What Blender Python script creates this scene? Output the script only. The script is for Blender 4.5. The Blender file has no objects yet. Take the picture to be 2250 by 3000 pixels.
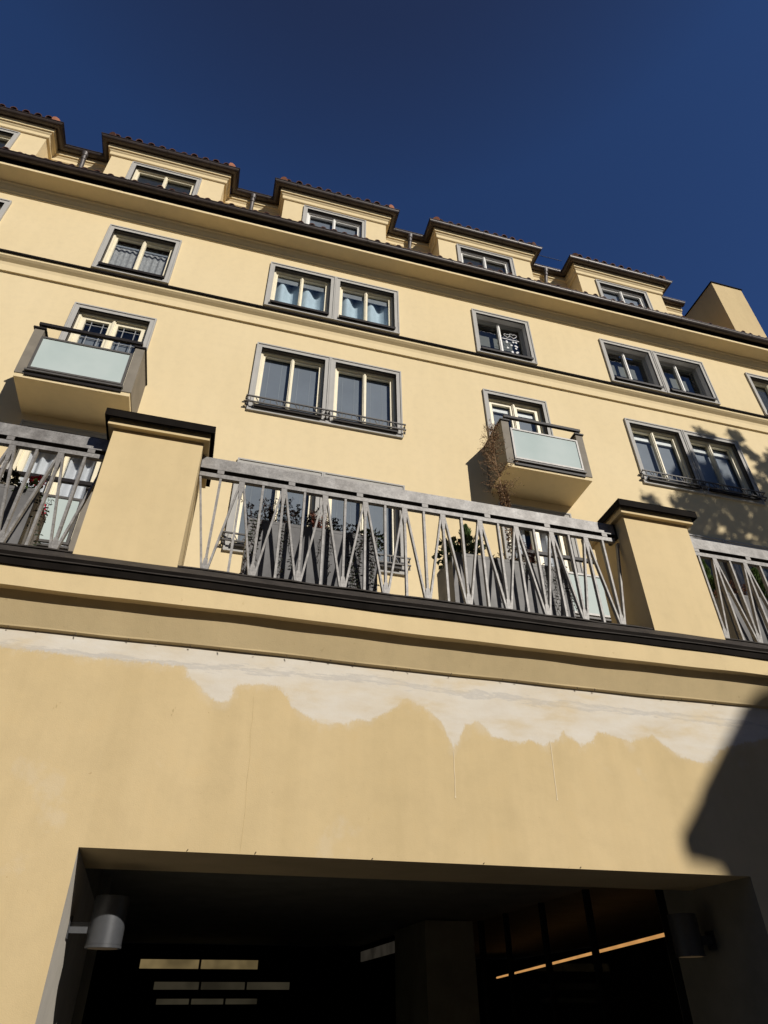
import bpy, math, random
from mathutils import Vector, Matrix
random.seed(7)
scene = bpy.context.scene
COL = scene.collection
R = math.radians

# ------------------------------------------------------------------ camera
cd = bpy.data.cameras.new('camera')
cam = bpy.data.objects.new('camera', cd)
COL.objects.link(cam)
r_ = Vector((0.9648983652, -0.2625452086, -0.0064154684))
d_ = Vector((0.1537186774, 0.5844117963, -0.7967643444))
f_ = Vector((0.2129359364, 0.7678104361, 0.6042560891))
m = Matrix((r_, -d_, -f_)).transposed().to_4x4()
m.translation = Vector((0, 0, 1.6))
cam.matrix_world = m
cd.sensor_fit = 'VERTICAL'
cd.sensor_height = 24.0
cd.sensor_width = 18.0
cd.lens = 1947.81 / 3000 * 24
cd.clip_start = 0.05
cd.clip_end = 2000
scene.camera = cam

# ------------------------------------------------------------------ light
SUN = Vector((-0.404, 0.814, -0.512)).normalized()
world = bpy.data.worlds.new('World')
scene.world = world
world.use_nodes = True
wn = world.node_tree.nodes
sky = wn.new('ShaderNodeTexSky')
sky.sky_type = 'NISHITA'
sky.sun_disc = False
sky.sun_elevation = math.asin(-SUN.z)
sky.sun_rotation = math.atan2(-SUN.x, -SUN.y)
sky.altitude = 1500
sky.air_density = 0.8
sky.dust_density = 0.0
sky.ozone_density = 6.0
bg = wn['Background']
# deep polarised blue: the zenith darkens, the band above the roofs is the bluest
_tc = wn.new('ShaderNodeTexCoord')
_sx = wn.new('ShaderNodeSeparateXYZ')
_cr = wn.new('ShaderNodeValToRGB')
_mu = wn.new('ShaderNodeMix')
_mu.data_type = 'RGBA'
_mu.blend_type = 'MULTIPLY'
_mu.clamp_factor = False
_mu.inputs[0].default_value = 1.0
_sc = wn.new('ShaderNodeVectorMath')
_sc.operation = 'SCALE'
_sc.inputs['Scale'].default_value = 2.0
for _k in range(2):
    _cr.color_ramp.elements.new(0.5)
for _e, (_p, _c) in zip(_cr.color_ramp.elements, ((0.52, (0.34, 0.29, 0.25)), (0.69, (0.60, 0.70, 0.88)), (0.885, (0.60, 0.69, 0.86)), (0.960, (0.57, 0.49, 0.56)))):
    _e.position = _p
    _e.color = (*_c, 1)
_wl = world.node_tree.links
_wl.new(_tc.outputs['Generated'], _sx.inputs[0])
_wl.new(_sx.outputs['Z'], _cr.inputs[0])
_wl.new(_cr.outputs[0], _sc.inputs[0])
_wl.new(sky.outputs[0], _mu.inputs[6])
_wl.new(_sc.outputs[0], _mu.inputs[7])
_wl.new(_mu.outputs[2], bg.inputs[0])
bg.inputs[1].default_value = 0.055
sl = bpy.data.lights.new('sun', 'SUN')
sl.energy = 4.6
sl.angle = R(0.5)
sl.color = (1.0, 0.945, 0.865)
so = bpy.data.objects.new('sun', sl)
COL.objects.link(so)
so.location = (20, -40, 40)
so.rotation_euler = SUN.to_track_quat('-Z', 'Y').to_euler()
scene.view_settings.view_transform = 'Standard'
scene.view_settings.look = 'None'
scene.view_settings.gamma = 1
scene.view_settings.exposure = -0.05
scene.view_settings.use_curve_mapping = False

# ------------------------------------------------------------------ materials
def new_mat(name):
    mt = bpy.data.materials.new(name)
    mt.use_nodes = True
    nt = mt.node_tree
    return mt, nt, nt.nodes['Principled BSDF']

def N(nt, typ, **kw):
    n = nt.nodes.new(typ)
    for k, v in kw.items():
        setattr(n, k, v)
    return n

def ramp(nt, fac, stops):
    n = N(nt, 'ShaderNodeValToRGB')
    while len(n.color_ramp.elements) < len(stops):
        n.color_ramp.elements.new(0.5)
    for e, (p, c) in zip(n.color_ramp.elements, stops):
        e.position = p
        e.color = (*c, 1) if len(c) == 3 else c
    nt.links.new(fac, n.inputs[0])
    return n.outputs[0]

def noise(nt, scale, detail=4, rough=0.55, vec=None, stretch=None):
    tc = N(nt, 'ShaderNodeTexCoord')
    v = tc.outputs['Object'] if vec is None else vec
    if stretch:
        mp = N(nt, 'ShaderNodeMapping')
        mp.inputs['Scale'].default_value = stretch
        nt.links.new(v, mp.inputs[0])
        v = mp.outputs[0]
    n = N(nt, 'ShaderNodeTexNoise')
    n.inputs['Scale'].default_value = scale
    n.inputs['Detail'].default_value = detail
    n.inputs['Roughness'].default_value = rough
    nt.links.new(v, n.inputs['Vector'])
    return n.outputs['Fac']

def mixc(nt, fac, a, b, mode='MIX'):
    n = N(nt, 'ShaderNodeMix', data_type='RGBA', blend_type=mode)
    for i, v in ((0, fac), (6, a), (7, b)):
        if hasattr(v, 'links') or hasattr(v, 'is_linked'):
            nt.links.new(v, n.inputs[i])
        elif isinstance(v, (int, float)):
            n.inputs[i].default_value = v
        else:
            n.inputs[i].default_value = (*v, 1)
    return n.outputs[2]

def math_(nt, op, a, b=0.0, c=None):
    n = N(nt, 'ShaderNodeMath', operation=op)
    for i, v in enumerate((a, b) if c is None else (a, b, c)):
        if hasattr(v, 'is_linked'):
            nt.links.new(v, n.inputs[i])
        else:
            n.inputs[i].default_value = v
    return n.outputs[0]

def bump(nt, bs, h, strength=0.2, dist=0.01):
    n = N(nt, 'ShaderNodeBump')
    n.inputs['Strength'].default_value = strength
    n.inputs['Distance'].default_value = dist
    nt.links.new(h, n.inputs['Height'])
    nt.links.new(n.outputs[0], bs.inputs['Normal'])

def simple(name, col, rough=0.6, metal=0.0, var=0.12, scale=6.0, bmp=0.0, bscale=60, spec=0.5, stretch=None):
    mt, nt, bs = new_mat(name)
    f = noise(nt, scale, 5, 0.6, stretch=stretch)
    lo = tuple(c * (1 - var) for c in col)
    hi = tuple(min(1, c * (1 + var)) for c in col)
    nt.links.new(ramp(nt, f, [(0.3, lo), (0.7, hi)]), bs.inputs['Base Color'])
    bs.inputs['Roughness'].default_value = rough
    bs.inputs['Metallic'].default_value = metal
    bs.inputs['Specular IOR Level'].default_value = spec
    if bmp:
        bump(nt, bs, noise(nt, bscale, 3, 0.6), bmp, 0.004)
    return mt

def plaster(name, col, col2, streak=0.05, grain=0.25, blot=1.0):
    mt, nt, bs = new_mat(name)
    big = noise(nt, 0.5, 5, 0.55)
    c = ramp(nt, big, [(0.35, col), (0.68, col2)])
    st = noise(nt, 3.0, 4, 0.6, stretch=(1.0, 1.0, 0.12))
    c = mixc(nt, 1.0, c, ramp(nt, st, [(0.35, (1 - streak,) * 3), (0.6, (1, 1, 1))]), 'MULTIPLY')
    md = noise(nt, 7.0, 6, 0.65)
    c = mixc(nt, 1.0, c, ramp(nt, md, [(0.3, (0.955,) * 3), (0.55, (1, 1, 1)), (0.8, (1.0, 0.99, 0.975))]), 'MULTIPLY')
    sp = noise(nt, 26.0, 2, 0.5)
    c = mixc(nt, blot, c, ramp(nt, sp, [(0.22, (0.86, 0.84, 0.8)), (0.3, (1, 1, 1))]), 'MULTIPLY')
    nt.links.new(c, bs.inputs['Base Color'])
    bs.inputs['Roughness'].default_value = 0.9
    bs.inputs['Specular IOR Level'].default_value = 0.15
    h = math_(nt, 'ADD', noise(nt, 160, 3, 0.6), math_(nt, 'MULTIPLY', noise(nt, 9, 4, 0.6), 1.6))
    bump(nt, bs, h, grain, 0.006)
    return mt

M = {}
M['facade'] = plaster('facade_plaster', (0.716, 0.580, 0.348), (0.744, 0.608, 0.374), 0.03, 0.12, 0.3)
M['front'] = plaster('front_plaster', (0.572, 0.444, 0.244), (0.618, 0.480, 0.270), 0.07, 0.30, 1.0)
M['ledge'] = plaster('ledge_plaster', (0.650, 0.512, 0.288), (0.700, 0.553, 0.317), 0.06, 0.2, 1.0)
M['trim'] = simple('grey_trim', (0.415, 0.402, 0.375), 0.8, 0, 0.06, 3, 0.1, 90, 0.2)
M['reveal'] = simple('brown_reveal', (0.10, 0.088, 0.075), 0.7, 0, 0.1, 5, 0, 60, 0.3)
M['cream'] = simple('cream_paint', (0.80, 0.725, 0.54), 0.45, 0, 0.05, 9, 0.04, 60, 0.4)
M['white'] = simple('white_paint', (0.78, 0.765, 0.72), 0.4, 0, 0.04, 9, 0, 60, 0.4)
M['gutter'] = simple('brown_gutter_metal', (0.050, 0.036, 0.030), 0.42, 0.15, 0.3, 7, 0.05, 30, 0.5)
M['pipe'] = simple('zinc_pipe_metal', (0.085, 0.074, 0.07), 0.5, 0.2, 0.2, 8)
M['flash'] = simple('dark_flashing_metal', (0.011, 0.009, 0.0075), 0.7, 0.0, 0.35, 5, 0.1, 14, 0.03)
M['flash_edge'] = simple('sunlit_flashing_metal', (0.045, 0.039, 0.034), 0.65, 0.0, 0.3, 9, 0.1, 20, 0.1)  # lighter copy of the flashing, sunlight on lips and strips put into the colour
M['sill'] = simple('dark_sill_metal', (0.016, 0.012, 0.010), 0.5, 0.0, 0.2, 9, 0, 60, 0.2)
M['balcony'] = simple('taupe_balcony_paint', (0.215, 0.190, 0.152), 0.75, 0, 0.14, 4, 0.15, 50, 0.25)
M['black_metal'] = simple('black_metal', (0.018, 0.015, 0.014), 0.5, 0.0, 0.2, 12, 0, 60, 0.2)
M['frame_metal'] = simple('grey_frame_metal', (0.095, 0.088, 0.080), 0.5, 0.0, 0.15, 12, 0, 60, 0.3)
M['frame_light'] = simple('pale_frame_metal', (0.24, 0.23, 0.215), 0.5, 0.2, 0.15, 12)
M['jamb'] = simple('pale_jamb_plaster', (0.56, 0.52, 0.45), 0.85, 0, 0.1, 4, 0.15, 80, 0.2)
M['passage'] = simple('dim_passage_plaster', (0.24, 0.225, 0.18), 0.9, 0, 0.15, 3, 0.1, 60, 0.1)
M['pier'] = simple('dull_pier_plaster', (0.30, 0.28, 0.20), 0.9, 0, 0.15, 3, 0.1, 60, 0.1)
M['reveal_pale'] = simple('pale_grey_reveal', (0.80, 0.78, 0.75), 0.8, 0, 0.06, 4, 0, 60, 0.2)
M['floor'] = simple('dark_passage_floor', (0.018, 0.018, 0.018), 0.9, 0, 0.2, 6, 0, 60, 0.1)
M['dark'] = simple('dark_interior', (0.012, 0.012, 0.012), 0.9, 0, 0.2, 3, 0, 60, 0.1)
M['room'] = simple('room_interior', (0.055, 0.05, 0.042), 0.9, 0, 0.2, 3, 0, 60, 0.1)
M['planter'] = simple('graphite_planter', (0.155, 0.153, 0.154), 0.55, 0.0, 0.28, 3.5, 0.08, 14, 0.08)
M['drip'] = simple('pale_plaster_drip', (0.70, 0.60, 0.42), 0.9, 0, 0.05, 9)
M['crack'] = simple('hairline_crack_stain', (0.48, 0.37, 0.19), 0.95, 0, 0.2, 9)  # darker plaster tone of the hairline crack and dirt marks
M['lamp'] = simple('graphite_lamp_paint', (0.072, 0.075, 0.081), 0.4, 0.2, 0.1, 30, 0.05, 220)
M['tile'] = simple('terracotta_tile', (0.115, 0.052, 0.034), 0.8, 0, 0.35, 5, 0.2, 40, 0.2)
M['ridge'] = simple('orange_ridge_tile', (0.37, 0.15, 0.085), 0.8, 0, 0.25, 6, 0.2, 40, 0.2)
M['terrace'] = simple('terrace_paving', (0.30, 0.28, 0.24), 0.9, 0, 0.12, 4, 0.1, 60)
M['asphalt'] = simple('asphalt', (0.05, 0.05, 0.052), 0.9, 0, 0.25, 8, 0.3, 120)
M['paving'] = simple('pavement_stone', (0.22, 0.21, 0.19), 0.9, 0, 0.2, 5, 0.2, 60)
M['house'] = simple('pale_house_plaster', (0.25, 0.22, 0.18), 0.9, 0, 0.1, 2, 0.1, 60)
M['bark'] = simple('bark', (0.09, 0.065, 0.045), 0.95, 0, 0.3, 14, 0.5, 30)
M['blind'] = simple('blue_grey_blind', (0.165, 0.182, 0.208), 0.6, 0, 0.10, 1.2, 0, 60, 0.3)
M['blind_pale'] = simple('pale_blind', (0.21, 0.225, 0.245), 0.7, 0, 0.1, 1.2)
M['blind_olive'] = simple('olive_blind', (0.115, 0.118, 0.098), 0.7, 0, 0.1, 1.2)
M['cord'] = simple('blind_cord', (0.30, 0.31, 0.32), 0.8)
M['net'] = simple('lace_curtain', (0.34, 0.335, 0.33), 0.9, 0, 0.3, 26, 0, 60, 0.1, (1, 1, 0.5))
M['blue'] = simple('pale_blue_curtain', (0.50, 0.60, 0.66), 0.9, 0, 0.1, 4, 0, 60, 0.1)
M['sheer'] = simple('white_curtain', (0.60, 0.60, 0.62), 0.9, 0, 0.08, 5, 0, 60, 0.1)
M['paper'] = simple('white_window_paint', (0.8, 0.8, 0.8), 0.8)
M['leaf'] = simple('green_leaf', (0.050, 0.085, 0.020), 0.5, 0, 0.5, 9, 0, 60, 0.4)
M['leaf_dark'] = simple('dark_trailing_leaf', (0.020, 0.026, 0.013), 0.6, 0, 0.4, 9, 0, 60, 0.2)
M['thuja'] = simple('thuja_leaf', (0.075, 0.13, 0.030), 0.6, 0, 0.4, 9, 0, 60, 0.2)
M['tree_leaf'] = simple('tree_leaf', (0.06, 0.085, 0.025), 0.6, 0, 0.4, 3, 0, 60, 0.2)
M['dry'] = simple('dry_stalk', (0.050, 0.028, 0.022), 0.9, 0, 0.4, 20, 0, 60, 0.1)
M['straw'] = simple('straw_stalk', (0.30, 0.195, 0.115), 0.9, 0, 0.35, 20, 0, 60, 0.1)
M['heather'] = simple('rust_heather', (0.26, 0.085, 0.055), 0.9, 0, 0.4, 30, 0, 60, 0.1)
M['heather_pale'] = simple('salmon_heather', (0.72, 0.33, 0.25), 0.9, 0, 0.3, 30, 0, 60, 0.1)
M['red'] = simple('red_petal', (0.62, 0.015, 0.06), 0.6, 0, 0.25, 40)
M['pink'] = simple('faded_pink_petal', (0.36, 0.20, 0.16), 0.8, 0, 0.3, 40)

# weathered galvanised railing
mt, nt, bs = new_mat('weathered_rail_metal')
c = ramp(nt, noise(nt, 16, 6, 0.7), [(0.26, (0.15, 0.142, 0.134)), (0.52, (0.262, 0.252, 0.240)), (0.8, (0.41, 0.395, 0.375))])
c = mixc(nt, 1.0, c, ramp(nt, noise(nt, 5, 5, 0.65, stretch=(1, 1, 0.3)), [(0.3, (0.72, 0.70, 0.68)), (0.6, (1, 1, 1))]), 'MULTIPLY')
c = mixc(nt, 1.0, c, ramp(nt, noise(nt, 75, 3, 0.7), [(0.30, (0.72, 0.71, 0.70)), (0.5, (1, 1, 1)), (0.72, (1.12, 1.12, 1.1))]), 'MULTIPLY')
nt.links.new(c, bs.inputs['Base Color'])
bs.inputs['Roughness'].default_value = 0.55
bs.inputs['Metallic'].default_value = 0.15
bump(nt, bs, noise(nt, 70, 4, 0.6), 0.15, 0.003)
M['rail'] = mt

# window glass: clear with fresnel reflection
mt, nt, bs = new_mat('window_glass')
nt.nodes.remove(bs)
tr = N(nt, 'ShaderNodeBsdfTransparent')
tr.inputs[0].default_value = (0.90, 0.93, 0.94, 1)
gl = N(nt, 'ShaderNodeBsdfGlossy')
gl.inputs['Roughness'].default_value = 0.01
fr = N(nt, 'ShaderNodeLayerWeight')
fr.inputs[0].default_value = 0.5
bp = N(nt, 'ShaderNodeBump')
bp.inputs['Strength'].default_value = 0.04
bp.inputs['Distance'].default_value = 0.02
nt.links.new(noise(nt, 2.2, 2, 0.5), bp.inputs['Height'])
nt.links.new(bp.outputs[0], gl.inputs['Normal'])
mx = N(nt, 'ShaderNodeMixShader')
nt.links.new(math_(nt, 'MULTIPLY_ADD', math_(nt, 'POWER', fr.outputs['Facing'], 3.5), 0.85, 0.06), mx.inputs[0])
nt.links.new(tr.outputs[0], mx.inputs[1])
nt.links.new(gl.outputs[0], mx.inputs[2])
nt.links.new(mx.outputs[0], nt.nodes['Material Output'].inputs[0])
M['glass'] = mt

# frosted balcony glass
mt, nt, bs = new_mat('frosted_glass')
c = ramp(nt, noise(nt, 1.4, 3, 0.5), [(0.35, (0.47, 0.545, 0.51)), (0.65, (0.54, 0.605, 0.57))])
nt.links.new(c, bs.inputs['Base Color'])
bs.inputs['Roughness'].default_value = 0.06
bs.inputs['Specular IOR Level'].default_value = 0.9
M['frost'] = mt

# clear pane for the roof terrace
mt, nt, bs = new_mat('clear_blue_glass')
nt.nodes.remove(bs)
tr = N(nt, 'ShaderNodeBsdfTransparent')
tr.inputs[0].default_value = (0.80, 0.90, 0.95, 1)
gl = N(nt, 'ShaderNodeBsdfGlossy')
gl.inputs['Roughness'].default_value = 0.02
mx = N(nt, 'ShaderNodeMixShader')
mx.inputs[0].default_value = 0.14
nt.links.new(tr.outputs[0], mx.inputs[1])
nt.links.new(gl.outputs[0], mx.inputs[2])
nt.links.new(mx.outputs[0], nt.nodes['Material Output'].inputs[0])
M['clear'] = mt

mt = M['clear'].copy()
mt.name = 'dark_shop_glass'
for _n in mt.node_tree.nodes:
    if _n.type == 'MIX_SHADER':
        _n.inputs[0].default_value = 0.025
    if _n.type == 'BSDF_TRANSPARENT':
        _n.inputs[0].default_value = (0.75, 0.75, 0.72, 1)
M['shop_glass'] = mt

def emis(name, col, st):
    mt, nt, bs = new_mat(name)
    nt.links.new(ramp(nt, noise(nt, 2.5, 2, 0.5), [(0.36, tuple(c * (0.8 if name == 'led_light' else 0.5) for c in col)), (0.62, col)]), bs.inputs['Emission Color'])
    bs.inputs['Emission Strength'].default_value = st
    bs.inputs['Base Color'].default_value = (0.02, 0.02, 0.02, 1)
    return mt
M['led'] = emis('led_light', (1.0, 0.50, 0.17), 0.85)
M['lit_window'] = emis('lit_window', (0.60, 0.44, 0.20), 0.30)
M['lit_dim'] = emis('dim_lit_window', (0.40, 0.34, 0.22), 0.085)
M['lit_side'] = emis('side_lit_window', (0.36, 0.31, 0.24), 0.07)
M['lens'] = emis('lamp_lens', (0.9, 0.6, 0.3), 0.05)

# street wall with the stripped, bare plaster band (drawn by a signed-distance attribute)
mt, nt, bs = new_mat('patched_front_plaster')
src = M['front'].node_tree
at = N(nt, 'ShaderNodeAttribute', attribute_name='bare')
at2 = N(nt, 'ShaderNodeAttribute', attribute_name='seam')
big = noise(nt, 0.5, 5, 0.55)
c = ramp(nt, big, [(0.35, (0.572, 0.444, 0.244)), (0.68, (0.618, 0.480, 0.270))])
st = noise(nt, 3.0, 4, 0.6, stretch=(1.0, 1.0, 0.10))
c = mixc(nt, 1.0, c, ramp(nt, st, [(0.35, (0.93, 0.925, 0.91)), (0.6, (1, 1, 1))]), 'MULTIPLY')
md = noise(nt, 5.0, 6, 0.65)
c = mixc(nt, 1.0, c, ramp(nt, md, [(0.3, (0.94,) * 3), (0.55, (1, 1, 1)), (0.8, (1.02, 1.0, 0.97))]), 'MULTIPLY')
sp = noise(nt, 30.0, 2, 0.5)
c = mixc(nt, 1.0, c, ramp(nt, sp, [(0.20, (0.72, 0.66, 0.6)), (0.27, (1, 1, 1))]), 'MULTIPLY')
# pale, smeared plaster
w = ramp(nt, noise(nt, 4.0, 6, 0.65, stretch=(0.5, 1, 1.4)), [(0.3, (0.580, 0.520, 0.425)), (0.5, (0.630, 0.585, 0.505)), (0.72, (0.670, 0.635, 0.570))])
gs = math_(nt, 'ADD', math_(nt, 'ADD', at2.outputs['Fac'], 0.02), math_(nt, 'MULTIPLY', math_(nt, 'SUBTRACT', noise(nt, 9, 6, 0.7, stretch=(0.35, 1, 2)), 0.5), 0.22))
w = mixc(nt, ramp(nt, gs, [(0.0, (0, 0, 0)), (0.035, (0.75,) * 3), (0.05, (0, 0, 0))]), w, (0.46, 0.44, 0.41))
# signed distance plus ragged noise
n1 = math_(nt, 'MULTIPLY', math_(nt, 'SUBTRACT', noise(nt, 9, 8, 0.72), 0.5), 0.085)
n2 = math_(nt, 'MULTIPLY', math_(nt, 'SUBTRACT', noise(nt, 42, 5, 0.7, stretch=(1.6, 1, 0.6)), 0.5), 0.055)
sd = math_(nt, 'ADD', at.outputs['Fac'], math_(nt, 'ADD', n1, n2))
edge = math_(nt, 'MULTIPLY_ADD', sd, 48.0, 0.5)
edge = math_(nt, 'MINIMUM', math_(nt, 'MAXIMUM', edge, 0.0), 1.0)
# yellow smears left inside the bare band
smear = ramp(nt, noise(nt, 2.3, 6, 0.62, stretch=(0.7, 1, 2.0)), [(0.42, (0.95,) * 3), (0.53, (0.78,) * 3), (0.66, (0.34,) * 3)])
fac = math_(nt, 'MULTIPLY', edge, smear)
n3 = math_(nt, 'MULTIPLY', math_(nt, 'SUBTRACT', noise(nt, 5.5, 7, 0.7, stretch=(1, 1, 0.7)), 0.5), 0.34)
wash = math_(nt, 'MULTIPLY_ADD', math_(nt, 'ADD', at.outputs['Fac'], n3), 9.0, 0.35)
wash = math_(nt, 'MINIMUM', math_(nt, 'MAXIMUM', wash, 0.0), 1.0)
fac = math_(nt, 'MAXIMUM', fac, math_(nt, 'MULTIPLY', wash, 0.38))
rep = ramp(nt, noise(nt, 1.7, 6, 0.62), [(0.60, (0, 0, 0)), (0.66, (0.16,) * 3)])
fac = math_(nt, 'MAXIMUM', fac, rep)
c = mixc(nt, fac, c, w)
nt.links.new(c, bs.inputs['Base Color'])
bs.inputs['Roughness'].default_value = 0.92
bs.inputs['Specular IOR Level'].default_value = 0.12
h = math_(nt, 'ADD', noise(nt, 150, 3, 0.6), math_(nt, 'MULTIPLY', noise(nt, 8, 5, 0.65), 2.2))
h = math_(nt, 'ADD', h, math_(nt, 'MULTIPLY', edge, 0.5))
bump(nt, bs, h, 0.17, 0.006)
M['patched'] = mt

# ------------------------------------------------------------------ mesh helpers
class MB:
    def __init__(s):
        s.v, s.f, s.k, s.mats = [], [], [], []
        s.cur = 0
    def mat(s, key):
        if key not in s.mats:
            s.mats.append(key)
        s.cur = s.mats.index(key)
        return s
    def poly(s, pts):
        i = len(s.v)
        s.v += [tuple(p) for p in pts]
        s.f.append(tuple(range(i, i + len(pts))))
        s.k.append(s.cur)
    def quad(s, a, b, c, d):
        s.poly((a, b, c, d))
    def box(s, x0, x1, y0, y1, z0, z1):
        i = len(s.v)
        s.v += [(x0, y0, z0), (x1, y0, z0), (x1, y1, z0), (x0, y1, z0), (x0, y0, z1), (x1, y0, z1), (x1, y1, z1), (x0, y1, z1)]
        for q in ((0, 3, 2, 1), (4, 5, 6, 7), (0, 1, 5, 4), (1, 2, 6, 5), (2, 3, 7, 6), (3, 0, 4, 7)):
            s.f.append(tuple(i + k for k in q))
            s.k.append(s.cur)
        return s
    def bar(s, a, b, w, d, up=(0, 1, 0)):
        # rectangular bar from a to b, width w across, depth d along up
        a, b = Vector(a), Vector(b)
        t = (b - a).normalized()
        u = Vector(up)
        u = (u - t * u.dot(t)).normalized()
        n = t.cross(u)
        i = len(s.v)
        for p in (a, b):
            for q, e in ((-1, -1), (1, -1), (1, 1), (-1, 1)):
                s.v.append(tuple(p + n * (q * w / 2) + u * (e * d / 2)))
        for q in ((0, 3, 2, 1), (4, 5, 6, 7), (0, 1, 5, 4), (1, 2, 6, 5), (2, 3, 7, 6), (3, 0, 4, 7)):
            s.f.append(tuple(i + k for k in q))
            s.k.append(s.cur)
        return s
    def tube(s, pts, rad, n=8, caps=True):
        pts = [Vector(p) for p in pts]
        rs = rad if isinstance(rad, (list, tuple)) else [rad] * len(pts)
        rings = []
        for j, p in enumerate(pts):
            t = (pts[min(j + 1, len(pts) - 1)] - pts[max(j - 1, 0)]).normalized()
            a = Vector((0, 0, 1)) if abs(t.z) < 0.9 else Vector((1, 0, 0))
            u = t.cross(a).normalized()
            w = t.cross(u)
            i = len(s.v)
            for k in range(n):
                an = 2 * math.pi * k / n
                s.v.append(tuple(p + (u * math.cos(an) + w * math.sin(an)) * rs[j]))
            rings.append(i)
        for j in range(len(pts) - 1):
            for k in range(n):
                a, b = rings[j] + k, rings[j] + (k + 1) % n
                c, d = rings[j + 1] + (k + 1) % n, rings[j + 1] + k
                s.f.append((a, b, c, d))
                s.k.append(s.cur)
        if caps:
            for rr in (rings[0], rings[-1]):
                s.f.append(tuple(rr + k for k in range(n)))
                s.k.append(s.cur)
        return s
    def sweep(s, path, prof, closed=True, caps=True):
        # path in plan (x, y); prof = (outward offset, z); outward is to the right-hand side facing -Y when going +X
        nn = []
        for j in range(len(path) - 1):
            dx, dy = path[j + 1][0] - path[j][0], path[j + 1][1] - path[j][1]
            l = math.hypot(dx, dy)
            nn.append((dy / l, -dx / l))
        rings = []
        for j, p in enumerate(path):
            if j == 0:
                o = nn[0]
            elif j == len(path) - 1:
                o = nn[-1]
            else:
                a, b = nn[j - 1], nn[j]
                q = 1 + a[0] * b[0] + a[1] * b[1]
                o = ((a[0] + b[0]) / q, (a[1] + b[1]) / q)
            i = len(s.v)
            for of, z in prof:
                s.v.append((p[0] + o[0] * of, p[1] + o[1] * of, z))
            rings.append(i)
        n = len(prof)
        for j in range(len(path) - 1):
            for k in range(n if closed else n - 1):
                s.f.append((rings[j] + k, rings[j] + (k + 1) % n, rings[j + 1] + (k + 1) % n, rings[j + 1] + k))
                s.k.append(s.cur)
        if caps and closed:
            for rr in (rings[0], rings[-1]):
                s.f.append(tuple(rr + k for k in range(n)))
                s.k.append(s.cur)
        return s
    def leaf(s, p, d, l, w):
        # pointed leaf at p along d
        p, d = Vector(p), Vector(d)
        d = d.normalized()
        r = Vector((random.uniform(-1, 1), random.uniform(-1, 1), random.uniform(-1, 1)))
        u = d.cross(r)
        if u.length < 1e-4:
            u = Vector((1, 0, 0))
        u.normalize()
        nrm = d.cross(u) * (l * 0.12)
        s.poly((p, p + d * l * 0.45 + u * w / 2 + nrm, p + d * l, p + d * l * 0.45 - u * w / 2 + nrm))
    def build(s, name, mat=None, parent=None, smooth=False, label=None):
        off = Vector(parent.get('_loc', (0, 0, 0))) if parent is not None else Vector((0, 0, 0))
        me = bpy.data.meshes.new(name)
        me.from_pydata([tuple(Vector(v) - off) for v in s.v], [], s.f)
        if mat:
            me.materials.append(M[mat])
        else:
            for k in s.mats:
                me.materials.append(M[k])
            me.polygons.foreach_set('material_index', s.k)
        if smooth:
            me.polygons.foreach_set('use_smooth', [True] * len(me.polygons))
        me.update()
        o = bpy.data.objects.new(name, me)
        COL.objects.link(o)
        if parent is not None:
            o.parent = parent
            o['_loc'] = tuple(off)
        if label:
            o['label'] = label
        return o

def recalc(o):
    import bmesh
    bm = bmesh.new()
    bm.from_mesh(o.data)
    bmesh.ops.recalc_face_normals(bm, faces=bm.faces)
    bm.to_mesh(o.data)
    bm.free()
    return o

def soft(o, angle=40):
    o.data.polygons.foreach_set('use_smooth', [True] * len(o.data.polygons))
    o.data.set_sharp_from_angle(angle=R(angle))
    return o

def thing(name, label, cat, loc, group=None):
    o = bpy.data.objects.new(name, None)
    COL.objects.link(o)
    o.empty_display_size = 0.2
    o.location = loc
    o['_loc'] = tuple(loc)
    o['label'] = label
    o['category'] = cat
    if group:
        o['group'] = group
    return o

def tag(o, label, cat, group=None):
    o['label'] = label
    o['category'] = cat
    if group:
        o['group'] = group
    return o

def copy_tree(o, delta=None, parent=None):
    c = o.copy()
    COL.objects.link(c)
    if parent is not None:
        c.parent = parent
    if delta is not None:
        c.location = Vector(o.location) + Vector(delta)
    for ch in [x for x in bpy.data.objects if x.parent == o]:
        copy_tree(ch, None, c)
    return c

def rect_sheet(mb, xs, zs, holes, y, uv=None):
    xs = sorted(set(round(x, 4) for x in xs))
    zs = sorted(set(round(z, 4) for z in zs))
    idx = {}
    def vid(i, j):
        if (i, j) not in idx:
            idx[(i, j)] = len(mb.v)
            mb.v.append((xs[i], y, zs[j]))
        return idx[(i, j)]
    for i in range(len(xs) - 1):
        cx = (xs[i] + xs[i + 1]) / 2
        for j in range(len(zs) - 1):
            cz = (zs[j] + zs[j + 1]) / 2
            if any(a < cx < b and c_ < cz < d for a, b, c_, d in holes):
                continue
            mb.f.append((vid(i, j), vid(i + 1, j), vid(i + 1, j + 1), vid(i, j + 1)))
            mb.k.append(mb.cur)

D1, D2 = 4.5, 8.65            # street wall plane and set-back facade plane
YB, YR = 8.85, 9.35           # attic bay fronts and recessed attic wall
XL, XR = -13.0, 19.0

# ================================================================== APARTMENT BUILDING
apt = thing('apartment_building', 'tall pale yellow apartment building with grey framed windows, balconies and attic bays under blue sky', 'building', (3.0, D2, 0))

# ---- windows (outer surround rectangles)
SW = 0.102      # surround width
ROWS = {3: (13.235, 14.765), 2: (10.185, 12.03), 1: (7.186, 9.03)}
half = 0.7235
CA, CC, CE = -2.742, 5.272, 12.80
CB = (0.597, 2.047)
CDD = (8.597, 10.063)
CZ = (-7.53, -6.08)
holes = []

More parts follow.
